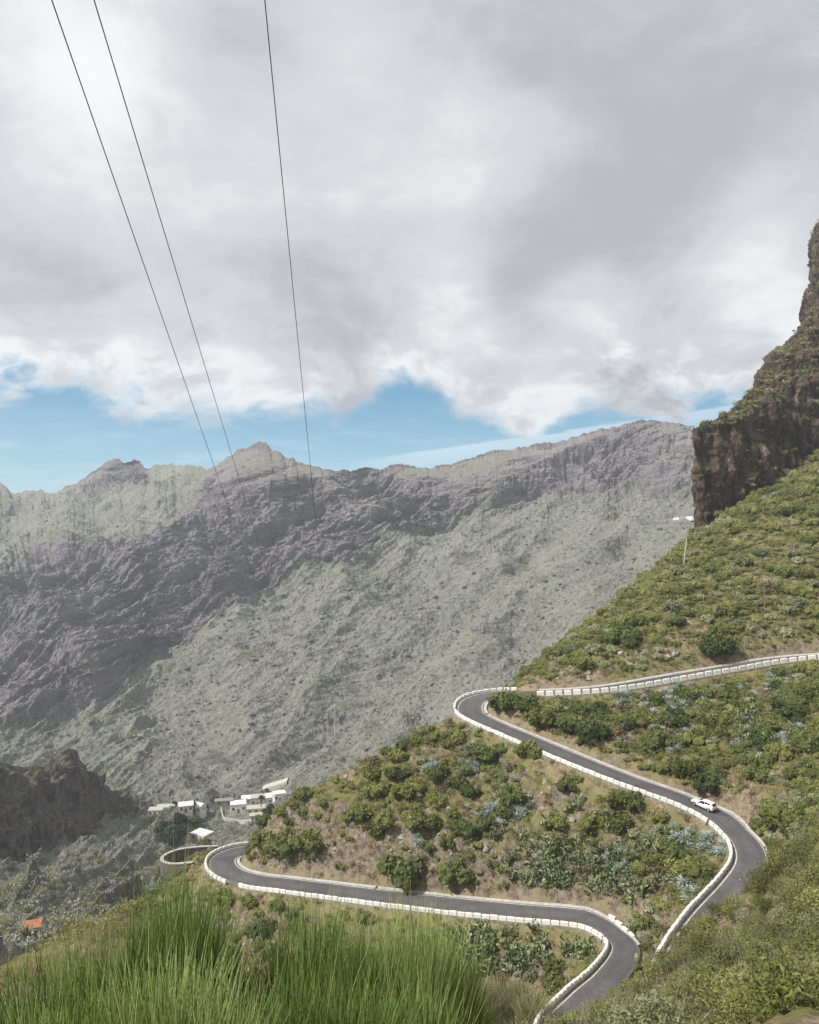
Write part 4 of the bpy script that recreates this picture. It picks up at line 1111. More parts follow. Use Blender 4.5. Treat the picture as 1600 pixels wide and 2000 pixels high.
PV = {'olive': bush_protos('olive', 5, n=720, leaf=0.115, lobes=12, spread=.82, height=0.95),
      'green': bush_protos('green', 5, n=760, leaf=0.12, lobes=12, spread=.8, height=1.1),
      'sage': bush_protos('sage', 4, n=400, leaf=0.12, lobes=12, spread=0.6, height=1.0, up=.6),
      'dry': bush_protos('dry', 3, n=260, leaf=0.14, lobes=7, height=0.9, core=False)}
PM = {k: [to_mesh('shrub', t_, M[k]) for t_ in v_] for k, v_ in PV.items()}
KW = {'olive': 'olive', 'green': 'dark green', 'sage': 'pale grey green', 'dry': 'brown dry'}
rng = np.random.default_rng(21)
pts = []      # x, y, z, scale, kind, label
for u, v, wpx, kind, lab in KEY:
    p = hit(u, v - 3, 40)
    if p is None or rdist(p[0], p[1]) < 4.0: continue
    pts.append((p, wpx / F_PX * p[1] / 1.9, kind, lab))
for par_ in np.arange(26.6, 31.2, 0.3):
    q, t_, l_, i_ = at_par(par_)
    for off in (2.7, 3.9):
        x_, y_ = q[:2] - l_ * (off + rng.uniform(-.2, .4)); pz = np.array([x_, y_, zn(x_, y_)])
        if min(np.hypot(*(ROAD[:i_ - 40, :2] - (x_, y_)).T)) > 3.9: pts.append((pz, rng.uniform(.85, 1.35), ['olive', 'green', 'sage'][int(rng.integers(0, 3))], None))
for par_ in np.arange(15.6, 20.5, 0.14):
    q, t_, l_, i_ = at_par(par_); x_, y_ = q[:2] + l_ * (3.15 + abs(rng.normal(0, 1.6))); pz = np.array([x_, y_, zn(x_, y_)])
    if rdist(x_, y_) > 2.9: pts.append((pz, rng.uniform(.8, 1.5), ['olive', 'green', 'sage', 'olive'][int(rng.integers(0, 4))], None))
for a_, b_, sd_ in ((9.0, 18.0, 1), (31.6, 42.5, -1), (2.0, 5.0, -1)):
    for par_ in np.arange(a_, b_, 0.11):
        q, t_, l_, i_ = at_par(par_); x_, y_ = q[:2] + l_ * sd_ * (4.3 + abs(rng.normal(0, 1.3))); pz = np.array([x_, y_, zn(x_, y_)])
        if rng.random() < .62 and rdist(x_, y_) > 4.0: pts.append((pz, rng.uniform(.4, .95), ['olive', 'green', 'dry', 'dry'][int(rng.integers(0, 4))], None))
P, u, v = sample_ground(22000, rng)
zo = zone(P[:, 0], P[:, 1], u, v); rd = rdist(P[:, 0], P[:, 1]); den = density(u, v)
lump = fbm(np.stack([P[:, 0] / 14, P[:, 1] / 14, 0 * u + 4], 1), 2)
keep_p = np.array([1.0, 0.95, 0.95, 0.85, 0.6])[zo] * den * np.clip(1 + 1.3 * lump, 0.25, 1.6)
vis = visible(P, 1.0)
ok = (rng.random(len(P)) < keep_p) & (rd > 4.4) & (P[:, 1] > 62) & vis
P, u, v, zo, rd = P[ok], u[ok], v[ok], zo[ok], rd[ok]
PATCH = fbm(np.stack([P[:, 0] / 16, P[:, 1] / 16, 0 * u + 14], 1), 3) * 1.6; PATCH2 = fbm(np.stack([P[:, 0] / 13, P[:, 1] / 13, 0 * u + 24], 1), 3) * 1.6
# thin out overlaps
size = rng.gamma(3.2, 0.31, len(P)) * np.array([1.05, 1.15, 1.15, 0.95, 1.05])[zo] * np.where(rd < 6.5, 0.6, 1.0); size = np.clip(size, 0.4, 2.5)
order = np.argsort(-size); cell = {}; sel = []
for i in order:
    x, y = P[i, 0], P[i, 1]; r_ = size[i] * np.array([0.44, 0.50, 0.54, 0.55, 0.7])[zo[i]]; good = True
    ci, cj = int(x // 3), int(y // 3)
    for a in (-1, 0, 1):
        for b in (-1, 0, 1):
            for (qx, qy, qr) in cell.get((ci + a, cj + b), ()):
                if (x - qx) ** 2 + (y - qy) ** 2 < (0.75 * (r_ + qr)) ** 2: good = False
    if good: cell.setdefault((ci, cj), []).append((x, y, r_)); sel.append(i)
for i in sel:
    w_ = [(.52, .26, .20, .02), (.36, .50, .08, .06), (.48, .30, .06, .16), (.5, .22, .24, .04), (.34, .40, .16, .10)][zo[i]]
    w_ = np.array(w_) * np.exp(2.6 * PATCH[i] * np.array([.4, -1, 1, -.3]) + 2.2 * PATCH2[i] * np.array([-1, 1, .2, -.8])); w_ /= w_.sum()
    kind = ['olive', 'green', 'sage', 'dry'][int(rng.choice(4, p=w_))]
    pts.append((P[i], size[i], kind, None))
allp = np.array([p[0] for p in pts]); alls = np.array([p[1] for p in pts]); au, av = proj(allp)
az = zone(allp[:, 0], allp[:, 1], au, av)
rank = np.argsort(-(alls / allp[:, 1]) - np.array([10.0 if p[3] else 0.0 for p in pts]))
inview = [i for i in rank if -10 < au[i] < 1610 and av[i] < 2010]
single = set(inview[:285]); rest = {k: [] for k in PV}
print('SHRUBS', len(pts))
for i, (p, s_, kind, lab) in enumerate(pts):
    zsc = rng.uniform(.8, 1.15)
    if i in single:
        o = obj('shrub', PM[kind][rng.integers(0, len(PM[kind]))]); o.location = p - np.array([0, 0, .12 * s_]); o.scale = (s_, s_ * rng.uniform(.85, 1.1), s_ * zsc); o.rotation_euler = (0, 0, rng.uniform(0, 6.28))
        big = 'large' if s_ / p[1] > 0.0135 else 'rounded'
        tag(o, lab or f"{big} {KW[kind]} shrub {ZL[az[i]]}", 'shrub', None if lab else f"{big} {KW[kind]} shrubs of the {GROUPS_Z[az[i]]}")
    else: rest[kind].append((p - np.array([0, 0, .12 * s_]), s_, zsc))
for kind, L_ in rest.items():
    if L_:
        o = scatter('shrubbery', PV[kind], np.array([a for a, _, _ in L_]), np.array([b for _, b, _ in L_]), rng.uniform(0, 6.28, len(L_)), M[kind], rng, [c for _, _, c in L_]); o['kind'] = 'stuff'

# low dry ground cover and grass tufts on the soil
def tuft(seed, n=16, h=0.5): return strands(seed, n, 0.28, h, 0.02, lean=1.3, seg=2, jitter=.7, dome=.2)


TUFTS = [tuft(900 + i) for i in range(6)]
P, u, v = sample_ground(26000, rng); zo = zone(P[:, 0], P[:, 1], u, v); rd = rdist(P[:, 0], P[:, 1]); g_ = fbm(np.stack([P[:, 0] / 7, P[:, 1] / 7, 0 * u + 8], 1), 3)
ok = (rd > 3.7) & (P[:, 1] > 20) & visible(P, .4) & (g_ > -0.12) & (rng.random(len(P)) < 0.75); P = P[ok]; rd = rd[ok]
o = scatter('dry_grass', TUFTS, P, rng.uniform(.6, 1.5, len(P)), rng.uniform(0, 6.28, len(P)), M['dry'], rng); o['kind'] = 'stuff'
LOWV = [leafy(950 + i, n=80, leaf=.16, lobes=5, spread=.9, height=.7, core=False) for i in range(5)]
P, u, v = sample_ground(62000, rng); zo = zone(P[:, 0], P[:, 1], u, v); rd = rdist(P[:, 0], P[:, 1]); den = density(u, v)
ok = (rd > 3.75) & (P[:, 1] > 55) & visible(P, .4) & (rng.random(len(P)) < (.3 + .7 * den) * np.array([.95, .95, .95, .9, .85])[zo]); P = P[ok]; q_ = rng.random(len(P))
for kind, lo_, hi_ in (('olive', 0, .40), ('green', .40, .55), ('sage', .55, .68), ('dry', .68, 1.01)):
    k = (q_ >= lo_) & (q_ < hi_); o = scatter('undergrowth', LOWV, P[k], rng.uniform(.45, .95, k.sum()), rng.uniform(0, 6.28, k.sum()), M[kind], rng); o['kind'] = 'stuff'

# ------------------------------------------------------------------ agaves and prickly pears
AG = [to_mesh('agave', agave(i, 34 + 3 * i), M['agave']) for i in range(5)]
AGP = [(1300, 1370, 90, 42, 46), (1330, 1440, 60, 30, 22), (1520, 1345, 26, 40, 14), (1490, 1450, 45, 60, 24), (1250, 1290 + 70, 60, 14, 10), (1450, 1360, 30, 16, 8),
       (850, 1500, 22, 10, 6), (920, 1475, 14, 30, 7), (915, 1510, 22, 14, 6), (985, 1520, 20, 16, 6), (985, 1590, 44, 26, 18), (940, 1430, 20, 8, 4), (818, 1645, 9, 6, 3),
       (1240, 1680, 60, 20, 18), (1390, 1650, 45, 26, 22), (1330, 1640, 30, 20, 8), (1345, 1735, 40, 34, 20), (1280, 1790, 20, 14, 5), (500, 1800, 26, 14, 7), (440, 1790, 20, 12, 4), (1260, 1225, 22, 14, 5), (1180, 1345, 40, 10, 6), (970, 1365, 8, 6, 2)]
def where(zi, u):
    if zi == 1: return 'on the bank between the top road and the car'
    if zi == 0: return 'on the upper hillside above the topmost barrier'
    if zi == 4: return 'on the rocky ground below the lower road'
    if zi == 3: return 'on the near spur'
    if u > 1270: return 'beside the barrier below the white car'
    if u > 1150: return 'among the prickly pears above the lowest bend'
    return 'scattered over the brown middle hill'
na = 0
for (cu, cv, su, sv, n) in AGP:
    for k in range(int(n * 1.35)):
        if na >= 292: break
        uu, vv = rng.normal(cu, su * .6), rng.normal(cv, sv * .6); p = hit(uu, vv, 60)
        if p is None or rdist(p[0], p[1]) < 4.0 or not visible(p, .8)[0]: continue
        o = obj('agave', AG[rng.integers(0, 5)]); s_ = rng.uniform(.95, 1.6); o.location = p; o.scale = (s_,) * 3
        o.rotation_euler = (rng.normal(0, .18) + .1, rng.normal(0, .18), rng.uniform(0, 6.28)); na += 1
        zi = int(zone(p[0:1], p[1:2], np.array([uu]), np.array([vv]))[0]); wh = where(zi, uu)
        tag(o, f"blue grey spiky agave {wh}", 'agave', f"agaves {wh}")
PP = [to_mesh('prickly_pear', prickly(40 + i, 56), M['cactus']) for i in range(5)]
PPP = [(1130, 1680, 150, 66, 84), (1030, 1740, 90, 42, 46), (1230, 1740, 80, 42, 30), (1000, 1870, 90, 50, 44), (1120, 1860, 40, 20, 12), (930, 1860, 50, 30, 16), (1450, 1420, 60, 60, 14), (1380, 1200, 120, 60, 16), (1230, 1900, 30, 26, 10)]
npp = 0
for (cu, cv, su, sv, n) in PPP:
    for k in range(int(n * 1.3)):
        if npp >= 292: break
        uu, vv = rng.normal(cu, su * .6), rng.normal(cv, sv * .6); p = hit(uu, vv, 60)
        if p is None or rdist(p[0], p[1]) < 4.2 or not visible(p, .8)[0]: continue
        o = obj('prickly_pear', PP[rng.integers(0, 5)]); s_ = rng.uniform(.9, 1.45); o.location = p - np.array([0, 0, .1]); o.scale = (s_,) * 3; o.rotation_euler = (0, 0, rng.uniform(0, 6.28)); npp += 1
        zi = int(zone(p[0:1], p[1:2], np.array([uu]), np.array([vv]))[0])
        wh = {0: 'on the upper hillside', 1: 'on the bank above the white car', 2: 'in the thicket above the lowest bend', 3: 'on the near spur', 4: 'below the long lower road'}[zi]
        tag(o, f"green prickly pear clump with flat pads {wh}", 'prickly pear', f"prickly pears {wh}")
print('AGAVE', na, 'PEAR', npp)

# ------------------------------------------------------------------ stones
def stone_mesh(seed):
    r = np.random.default_rng(seed); V, Fc = ICO2; V = V * np.array([1.0, .8, .62]); V = V * (1 + .34 * fbm(V * 1.3 + seed * 9, 3)[:, None]) 
    for _ in range(5):
        n_ = unit(r.normal(size=3)); d_ = V @ n_; V = V - np.maximum(d_ - .55, 0)[:, None] * n_
    me = make_mesh('boulder', V, [Fc], False); me.materials.append(M['stone']); return me
ST = [stone_mesh(i) for i in range(6)]
STP = [(1180, 1440, 60, 14, 26, 'in the rocky cutting above the middle road'), (1110, 1315, 60, 16, 26, 'in the pale cutting beside the topmost road'), (1300, 1280, 80, 10, 14, 'in the pale cutting beside the topmost road'),
       (800, 1640, 160, 50, 40, 'on the bare brown soil of the middle hill'), (1040, 1560, 80, 40, 22, 'on the bare brown soil of the middle hill'), (540, 1690, 40, 26, 18, 'in the cutting by the lower hairpin'),
       (470, 1850, 40, 50, 20, 'on the rough ground below the lower hairpin'), (680, 1500, 30, 16, 10, 'on the crest of the middle hill')]
for (cu, cv, su, sv, n, wh) in STP:
    for k in range(n):
        uu, vv = rng.normal(cu, su * .6), rng.normal(cv, sv * .6); p = hit(uu, vv, 60)
        if p is None or rdist(p[0], p[1]) < 3.9 or not visible(p, .3)[0]: continue
        o = obj('boulder', ST[rng.integers(0, 6)]); s_ = min(rng.gamma(2.2, .14) + .14, .75) * (1.25 if 'cutting' in wh else 1.0); o.location = p - np.array([0, 0, .3 * s_]); o.scale = (s_,) * 3; o.rotation_euler = tuple(rng.uniform(0, 6.28, 3) * np.array([.1, .1, 1]))
        tag(o, f"grey brown boulder {wh}", 'boulder', f"boulders {wh}")

# ------------------------------------------------------------------ foreground: broom bushes, stalks, twiggy shrubs, reeds
def broom_meshes(seed, n, r, h):
    g1 = merge([strands(seed, n, r, h, 0.0078, lean=.20, seg=5, jitter=.20, dome=.55, tone=(.05, .6), lowest=.42, tipgain=.5), strands(seed + 1, n // 3, r * 1.05, h * .55, .0078, lean=.5, seg=4, jitter=.5, tone=(.0, .5))])
    g2 = strands(seed + 2, max(22, n // 80), r * .85, h * 1.25, 0.0075, lean=.22, seg=6, jitter=.22, dome=.35, tone=(.2, .9))
    return to_mesh('green_stems', g1, M['broom']), to_mesh('dry_stalks', g2, M['stalk'])
BRO = [broom_meshes(300 + 10 * i, 1400, 0.8, 2.35) for i in range(4)]
BRP = [  # u, v of the top, distance, height, label
    (345, 1655, 13.0, 3.5, 'tallest bright green broom bush, left of centre in the foreground'), (262, 1745, 12.0, 3.0, 'broom bush with yellow tipped stems left of the tallest one'), (160, 1800, 12.0, 2.9, 'darker broom bush second from the left edge'),
    (60, 1850, 11.5, 2.6, 'low dark broom bush in the lower left corner'), (385, 1715, 12.5, 2.9, 'leaning broom bush right of the tallest one'), (330, 1830, 10.0, 2.2, 'dark broom bush in front of the tallest one'),
    (485, 1945, 11.5, 2.0, 'short dark broom bush below the rocky gap'), (600, 1745, 13.0, 2.8, 'broad broom bush below the lower road, centre of the foreground'), (665, 1765, 13.5, 2.7, 'fine stemmed broom bush right of the broad one'),
    (575, 1870, 10.5, 2.2, 'dark low broom bush at the bottom edge, left of centre'), (800, 1735, 14.0, 3.0, 'pale topped broom bush with tall dry stalks by the long barrier'), (725, 1815, 12.5, 2.5, 'broom bush between the fine stemmed and pale topped ones'), (850, 1775, 14.5, 2.7, 'rightmost tall broom bush before the prickly pears'),
    (680, 1890, 10.5, 2.1, 'dark broom bush at the bottom edge near the centre'), (810, 1890, 11.5, 2.2, 'broom bush at the bottom edge, right of centre'), (200, 1880, 10, 2.2, 'dark broom bush at the bottom edge, far left'), (410, 1905, 9.5, 1.9, 'small dark broom bush at the bottom edge under the rocky gap'), (80, 1930, 9.5, 1.9, 'darkest broom bush in the bottom left corner')]
for i, (u_, v_, D_, H_, lab) in enumerate(BRP):
    tp = px(u_, v_, D_); root = empty('broom_bush', (tp[0], tp[1], min(tp[2] - H_, zn(tp[0], tp[1]) + .4)), rng.uniform(0, 6.28)); k = (tp[2] - root.location.z) / 2.35; wd = rng.uniform(.85, 1.05) * 1.0
    root.scale = (wd, wd, k); a, b = BRO[i % 4]
    obj('green_stems', a, None, root); obj('dry_stalks', b, None, root); tag(root, lab, 'broom bush', 'broom bushes in the foreground')
print('BROOM z', [round(float(zn(px(u_, v_, D_)[0], D_)) - float(px(u_, v_, D_)[2]) + H_, 1) for u_, v_, D_, H_, _ in BRP])

# twiggy grey-green shrubs covering the near spur on the right
def twiggy(seed):
    r = np.random.default_rng(seed)
    st = strands(seed, 90, .45, 1.35, .010, lean=.85, seg=4, jitter=.55, dome=.35, tone=(.2, .8)); lf = leafy(seed + 5, n=2300, leaf=.052, lobes=14, spread=.85, height=1.15, core=False, up=.7, aspect=2.4)
    return to_mesh('twigs', st, M['twig']), lf
TW = []
for i in range(4):
    a, lf = twiggy(700 + 11 * i); TW.append({k: (a, to_mesh('leaves', lf, M[k])) for k in ('olive', 'sage', 'green')})
P, u, v = sample_ground(5200, rng, 2, 60, 19, 84); zo = zone(P[:, 0], P[:, 1], u, v); rd = rdist(P[:, 0], P[:, 1])
ok = (zo == 3) & (rd > 5) & visible(P, .8) & (u > 1020); P = P[ok]; order = rng.permutation(len(P)); keep = []
for i in order:
    if all((P[i, 0] - P[j, 0]) ** 2 + (P[i, 1] - P[j, 1]) ** 2 > 1.15 ** 2 for j in keep): keep.append(i)
    if len(keep) >= 270: break
for i in keep:
    kind = ['olive', 'sage', 'green'][int(rng.choice(3, p=(.46, .12, .42)))]; a, b = TW[rng.integers(0, 4)][kind]; s_ = rng.uniform(.75, 1.35)
    root = empty('twiggy_shrub', P[i] - np.array([0, 0, .1]), rng.uniform(0, 6.28)); root.scale = (s_, s_, s_ * rng.uniform(.8, 1.1)); obj('twigs', a, None, root); obj('leaves', b, None, root)
    near = 'close to the camera on the right hand slope' if P[i, 1] < 40 else 'on the crest of the right hand spur beside the road'
    tag(root, f"twiggy {KW[kind]} shrub {near}", 'twiggy shrub', f"twiggy {KW[kind]} shrubs {near}")
BY = [leafy(985 + i, n=420, leaf=.055, lobes=9, spread=.85, height=.95, core=False, aspect=2.2) for i in range(3)]
xs_, ys_ = rng.uniform(8, 60, 1500), rng.uniform(12, 75, 1500); Q = np.stack([xs_, ys_, zn(xs_, ys_)], 1); uq, vq = proj(Q)
k = (((uq > 1625) & (uq < 2300)) | ((vq > 2030) & (uq > 1250))) & (rdist(xs_, ys_) > 5); Q = Q[k][:420]
for kind, a, b in (('olive', 0, 150), ('green', 150, 320), ('sage', 320, 420)):
    if len(Q[a:b]): o = scatter('undergrowth', BY, Q[a:b], rng.uniform(.7, 1.3, len(Q[a:b])), rng.uniform(0, 6.28, len(Q[a:b])), M[kind], rng); o['kind'] = 'stuff'
print('TWIGGY', len(keep))
RD = [to_mesh('reed_stems', strands(600 + i, 420, .8, 2.6, .014, lean=.35, droop=.25, seg=4, jitter=.4, tone=(.2, .8)), M['reed']) for i in range(2)]
for k, (u_, v_, D_) in enumerate([(930, 1985, 60), (975, 1975, 62), (1010, 1990, 58), (890, 1995, 60), (960, 2010, 55), (1040, 2000, 60)]):
    p = hit(u_, v_, 20); p = p if p is not None else px(u_, v_, D_)
    o = obj('reed_clump', RD[k % 2]); sc = 1.0 * p[1] / 60 + .4; o.location = p; o.scale = (sc, sc, sc); o.rotation_euler = (0, 0, k * 1.1); tag(o, 'pale straw coloured reed clump at the bottom edge, left of the lowest road', 'reed clump', 'pale reeds by the lowest road')

# ------------------------------------------------------------------ scrub on the mountain: countless
def far_scrub():
    nr, nc = FNR, len(FUC); n = 15000
    jj = RNG.integers(40, nc - 40, n * 3); ii = RNG.integers(20, nr - 8, n * 3)
    P = FP[ii, jj] + RNG.normal(size=(n * 3, 3)) * np.array([.8, .8, 0]); rk = FROCK[ii, jj]
    u, v = proj(P); lum = fbm(np.stack([u / 60, (v + .42 * u) / 13.0, 0 * u], 1) + 3, 3)
    ok = (P[:, 1] > 330) & (u > -60) & (u < 1660) & (RNG.random(n * 3) < (0.95 - 0.82 * rk) * np.clip(.65 + 1.9 * lum, .05, 1)) & (P[:, 1] > 150); P = P[ok][:n]
    s = np.clip(RNG.gamma(3, .24, len(P)), .3, 2.4) * np.clip(P[:, 1] / 560.0, .55, 1.1)
    V0, F0 = ICO0; nv = len(V0)
    V = V0[None] * (1 + .35 * RNG.normal(size=(len(P), nv, 1))) * s[:, None, None] * np.array([1, 1, .6]) + P[:, None, :]
    Fc = F0[None] + (np.arange(len(P)) * nv)[:, None, None]; tone = np.clip(RNG.normal(.42, .24, len(P)), 0, 1)
    o = obj('far_scrub', make_mesh('far_scrub', V.reshape(-1, 3), [Fc.reshape(-1, 3)], True, {'rnd': np.repeat(tone, nv)}), M['far_scrub']); o['kind'] = 'stuff'


far_scrub()


def valley_scrub():
    nr, nc = FNR, len(FUC); n = 60000; jj = RNG.integers(40, nc - 300, n); ii = RNG.integers(0, nr // 2, n); P = FP[ii, jj]; rk = FROCK[ii, jj]; u, v = proj(P)
    k = (P[:, 1] < 400) & (P[:, 1] > 110) & (u < 760) & (u > -60) & (RNG.random(n) < (.9 - .7 * rk) * np.clip(.55 + 1.6 * fbm(P / 14.0, 2), .08, 1)); P = P[k][:6500] + RNG.normal(size=(min(k.sum(), 6500), 3)) * np.array([.5, .5, 0])
    P = P[np.hypot(*(P[:, :2] - far_at(60, 1862)[:2]).T) > 5.0]; q = RNG.random(len(P))
    for kind, a, b in (('far_scrub', 0, .5), ('sage', .5, .72), ('green', .72, .86), ('dry', .86, 1.1)):
        m = (q >= a) & (q < b); o = scatter('far_scrub', LOWV, P[m], RNG.gamma(4, .26, m.sum()) + .35, RNG.uniform(0, 6.28, m.sum()), M[kind], RNG); o['kind'] = 'stuff'


valley_scrub()


def cliff_scrub():
    nt, nc = CLIFF_NT, CLIFF.shape[1]; n = 1500
    dv = np.gradient(CLIFF, axis=0); du = np.gradient(CLIFF, axis=1); N = np.cross(du, dv); N /= np.linalg.norm(N, axis=2)[..., None] + 1e-9
    N *= np.sign(-N[..., 1:2] + 1e-6)
    ii = RNG.integers(20, nt, n * 4); jj = RNG.integers(62, nc - 1, n * 4); P = CLIFF[ii, jj]; nz = np.abs(N[ii, jj, 2]); tq = ii / nt
    w_ = np.where(nz > 0.5, .5, 0.010) * np.where(tq > .5, np.where(tq > .80, .28, 1.0), .3) * np.where(tq > .97, .5, 1)
    k = RNG.random(len(P)) < w_; P = P[k][:n]
    LV = [leafy(970 + i, n=60, leaf=.26, lobes=5, height=1.0, core=False) for i in range(4)]
    q = RNG.random(len(P))
    for kind, a, b in (('olive', 0, .35), ('sage', .35, .6), ('dry', .6, .85), ('green', .85, 1.1)):
        m = (q >= a) & (q < b); o = scatter('shrubbery', LV, P[m] - np.array([0, 0, .2]), RNG.uniform(.7, 1.7, m.sum()), RNG.uniform(0, 6.28, m.sum()), M[kind], RNG); o['kind'] = 'stuff'


cliff_scrub()

# ------------------------------------------------------------------ the white car
M['paint'] = plain('white_car_paint', (0.80, 0.80, 0.80), None, 1, 0.25, 0.5, 0, 0, 0, 0.6)
M['glass'] = plain('dark_car_glass', (0.012, 0.016, 0.022), None, 1, 0.08, 0.6)
M['trim'] = plain('black_trim', (0.02, 0.021, 0.025), None, 1, 0.6)
M['tyre'] = plain('tyre_rubber', (0.018, 0.018, 0.018), None, 1, 0.85)
M['rim'] = plain('alloy_rim', (0.55, 0.55, 0.56), None, 1, 0.35, 0.5, 0.7)
M['redlamp'] = plain('red_lamp', (0.45, 0.015, 0.012), None, 1, 0.25)
M['clearlamp'] = plain('clear_lamp', (0.62, 0.64, 0.66), None, 1, 0.15)
M['plate'] = plain('plate_white', (0.75, 0.75, 0.72), None, 1, 0.5)


def build_car():
    root = empty('white_car')
    # x forward, y left; hull sections: (x, half width low, half width belt, z sill, z belt, half width roof, z roof)
    S = [(2.02, .55, .58, .42, .62, .50, .64), (1.95, .74, .76, .30, .70, .60, .74), (1.55, .84, .86, .24, .78, .66, .86), (1.05, .87, .885, .22, .86, .70, .95), (.72, .875, .89, .22, .90, .66, 1.06),
         (.15, .88, .90, .22, .92, .62, 1.42), (-.35, .88, .90, .22, .94, .62, 1.50), (-1.0, .88, .90, .22, .97, .61, 1.49), (-1.55, .875, .89, .24, 1.0, .585, 1.42), (-1.85, .85, .86, .28, 1.0, .60, 1.16), (-2.02, .80, .81, .32, .94, .66, 1.0), (-2.10, .70, .72, .38, .74, .60, .80)]
    rows = []
    for x, wl, wb, zs, zb, wr, zr in S:
        half = [(0, zs - .02), (wl * .9, zs), (wl, zs + .12), (wb + .012, zs + (zb - zs) * .6), (wb, zb), (wr + (wb - wr) * .12, zr - (zr - zb) * .1), (wr * .92, zr), (wr * .45, zr + .025), (0, zr + .03)]
        ring = [(x, y, z) for y, z in half] + [(x, -y, z) for y, z in half[-2:0:-1]]; rows.append(ring)
    n = len(rows[0]); V = np.array(rows).reshape(-1, 3); Fs = []
    for i in range(len(rows) - 1):
        for k in range(n): Fs.append((i * n + k, i * n + (k + 1) % n, (i + 1) * n + (k + 1) % n, (i + 1) * n + k))
    Fs += [tuple(range(n))[::-1], tuple(range((len(rows) - 1) * n, len(rows) * n))]
    b = MB(); b.add(V, [f for f in Fs]); body = b.build('body', M['paint'], root, smooth_shade=True)
    sub = body.modifiers.new('smooth', 'SUBSURF'); sub.levels = sub.render_levels = 1
    def panel(name, q, mat, par, t=.012):
        q = np.array(q, float); nn = np.cross(q[1] - q[0], q[2] - q[0]); nn /= np.linalg.norm(nn); m = len(q); mb = MB()
        mb.add(np.concatenate([q + nn * t, q - nn * t]), [tuple(range(m)), tuple(range(2 * m - 1, m - 1, -1))] + [(i, i + m, (i + 1) % m + m, (i + 1) % m) for i in range(m)]); return mb.build(name, mat, par)
    for sy in (1, -1):
        def sidew(x, t): # point on the side glass, t 0 belt .. 1 roof
            A = np.array([(s[0], s[2], s[4], s[5], s[6]) for s in S[::-1]]); wb, zb, wr, zr = (np.interp(x, A[:, 0], A[:, k]) for k in (1, 2, 3, 4))
            y0, z0 = wb - .005, zb + .02; y1, z1 = wr + (wb - wr) * .12 + .004, zr - (zr - zb) * .12; return (x, sy * (y0 + (y1 - y0) * t + .012), z0 + (z1 - z0) * t)
        panel('side_window', [sidew(.62, .02), sidew(.22, .9), sidew(-.42, .95), sidew(-.42, .03)], M['glass'], root); panel('side_window', [sidew(-.50, .03), sidew(-.50, .95), sidew(-1.25, .92), sidew(-1.52, .3), sidew(-1.45, .05)], M['glass'], root)
        mb = MB(); mb.box((.62, sy * .99, .98), (.14, .18, .13)); mb.build('wing_mirror', M['paint'], root)
        mb = MB(); mb.box((0.0, sy * .885, .25), (2.0, .05, .12)); mb.build('sill', M['trim'], root)
        for x in (-.15, -1.0): mb = MB(); mb.box((x, sy * .915, .82), (.18, .03, .035)); mb.build('door_handle', M['paint'], root)
        panel('tail_light', [(-1.93, sy * .84, .98), (-2.03, sy * .80, .76), (-2.07, sy * .52, .78), (-1.97, sy * .54, .97)], M['redlamp'], root, .035)
        panel('headlight', [(1.72, sy * .84, .76), (1.98, sy * .70, .66), (1.93, sy * .52, .74), (1.62, sy * .66, .84)], M['clearlamp'], root, .03)
    panel('windscreen', [(.80, .64, 1.03), (.80, -.64, 1.03), (.20, -.56, 1.43), (.20, .56, 1.43)], M['glass'], root, .02)
    panel('rear_window', [(-1.66, .54, 1.37), (-1.66, -.54, 1.37), (-1.93, -.62, 1.06), (-1.93, .62, 1.06)], M['glass'], root, .035)
    mb = MB(); mb.box((-2.03, 0, .42), (.20, 1.56, .26)); mb.build('rear_bumper', M['trim'], root)
    mb = MB(); mb.box((1.96, 0, .36), (.16, 1.3, .20)); mb.build('front_grille', M['trim'], root)
    mb = MB(); mb.box((-2.135, 0, .60), (.02, .5, .11)); mb.build('number_plate', M['plate'], root)
    mb = MB(); mb.box((-1.62, 0, 1.47), (.26, 1.0, .03)); mb.build('roof_spoiler', M['paint'], root)
    for x in (1.28, -1.30):
        for sy in (1, -1):
            mb = MB(); c = (x, sy * .84, .315); ring = [(x, sy * (.84 + q), .315) for q in (-.12, -.10, .06, .08)]
            mb.tube([(x, sy * .70, .315), (x, sy * .72, .315), (x, sy * .885, .315), (x, sy * .905, .315)], [.285, .315, .315, .285], 20); wh = mb.build('wheel', M['tyre'], root)
            mb = MB(); mb.tube([(x, sy * .89, .315), (x, sy * .925, .315)], [.215, .20], 16)
            for k in range(5): a = k * 1.2566; mb.box((x + .10 * math.cos(a), sy * .93, .315 + .10 * math.sin(a)), (.05, .02, .05))
            mb.build('rim', M['rim'], wh)
            mb = MB(); arch = [(x + .375 * math.cos(a), sy * .875, .315 + .375 * math.sin(a)) for a in np.linspace(0, math.pi, 9)]; mb.tube(arch, .035, 5); mb.build('wheel_arch', M['trim'], root)
    return root


car = build_car()
Pc, tc, lc, ic = at_par(14.05)
ctr = Pc[:2] + lc * 0.55
slope = math.atan2(ROAD[ic + 3, 2] - ROAD[ic - 3, 2], np.linalg.norm(ROAD[ic + 3, :2] - ROAD[ic - 3, :2]))
car.location = (ctr[0], ctr[1], Pc[2] + 0.055); car.rotation_euler = (0, slope, math.atan2(-tc[1], -tc[0]))
car.scale = (.88, .88, .90)
tag(car, 'small white hatchback driving uphill away from the bend', 'car')

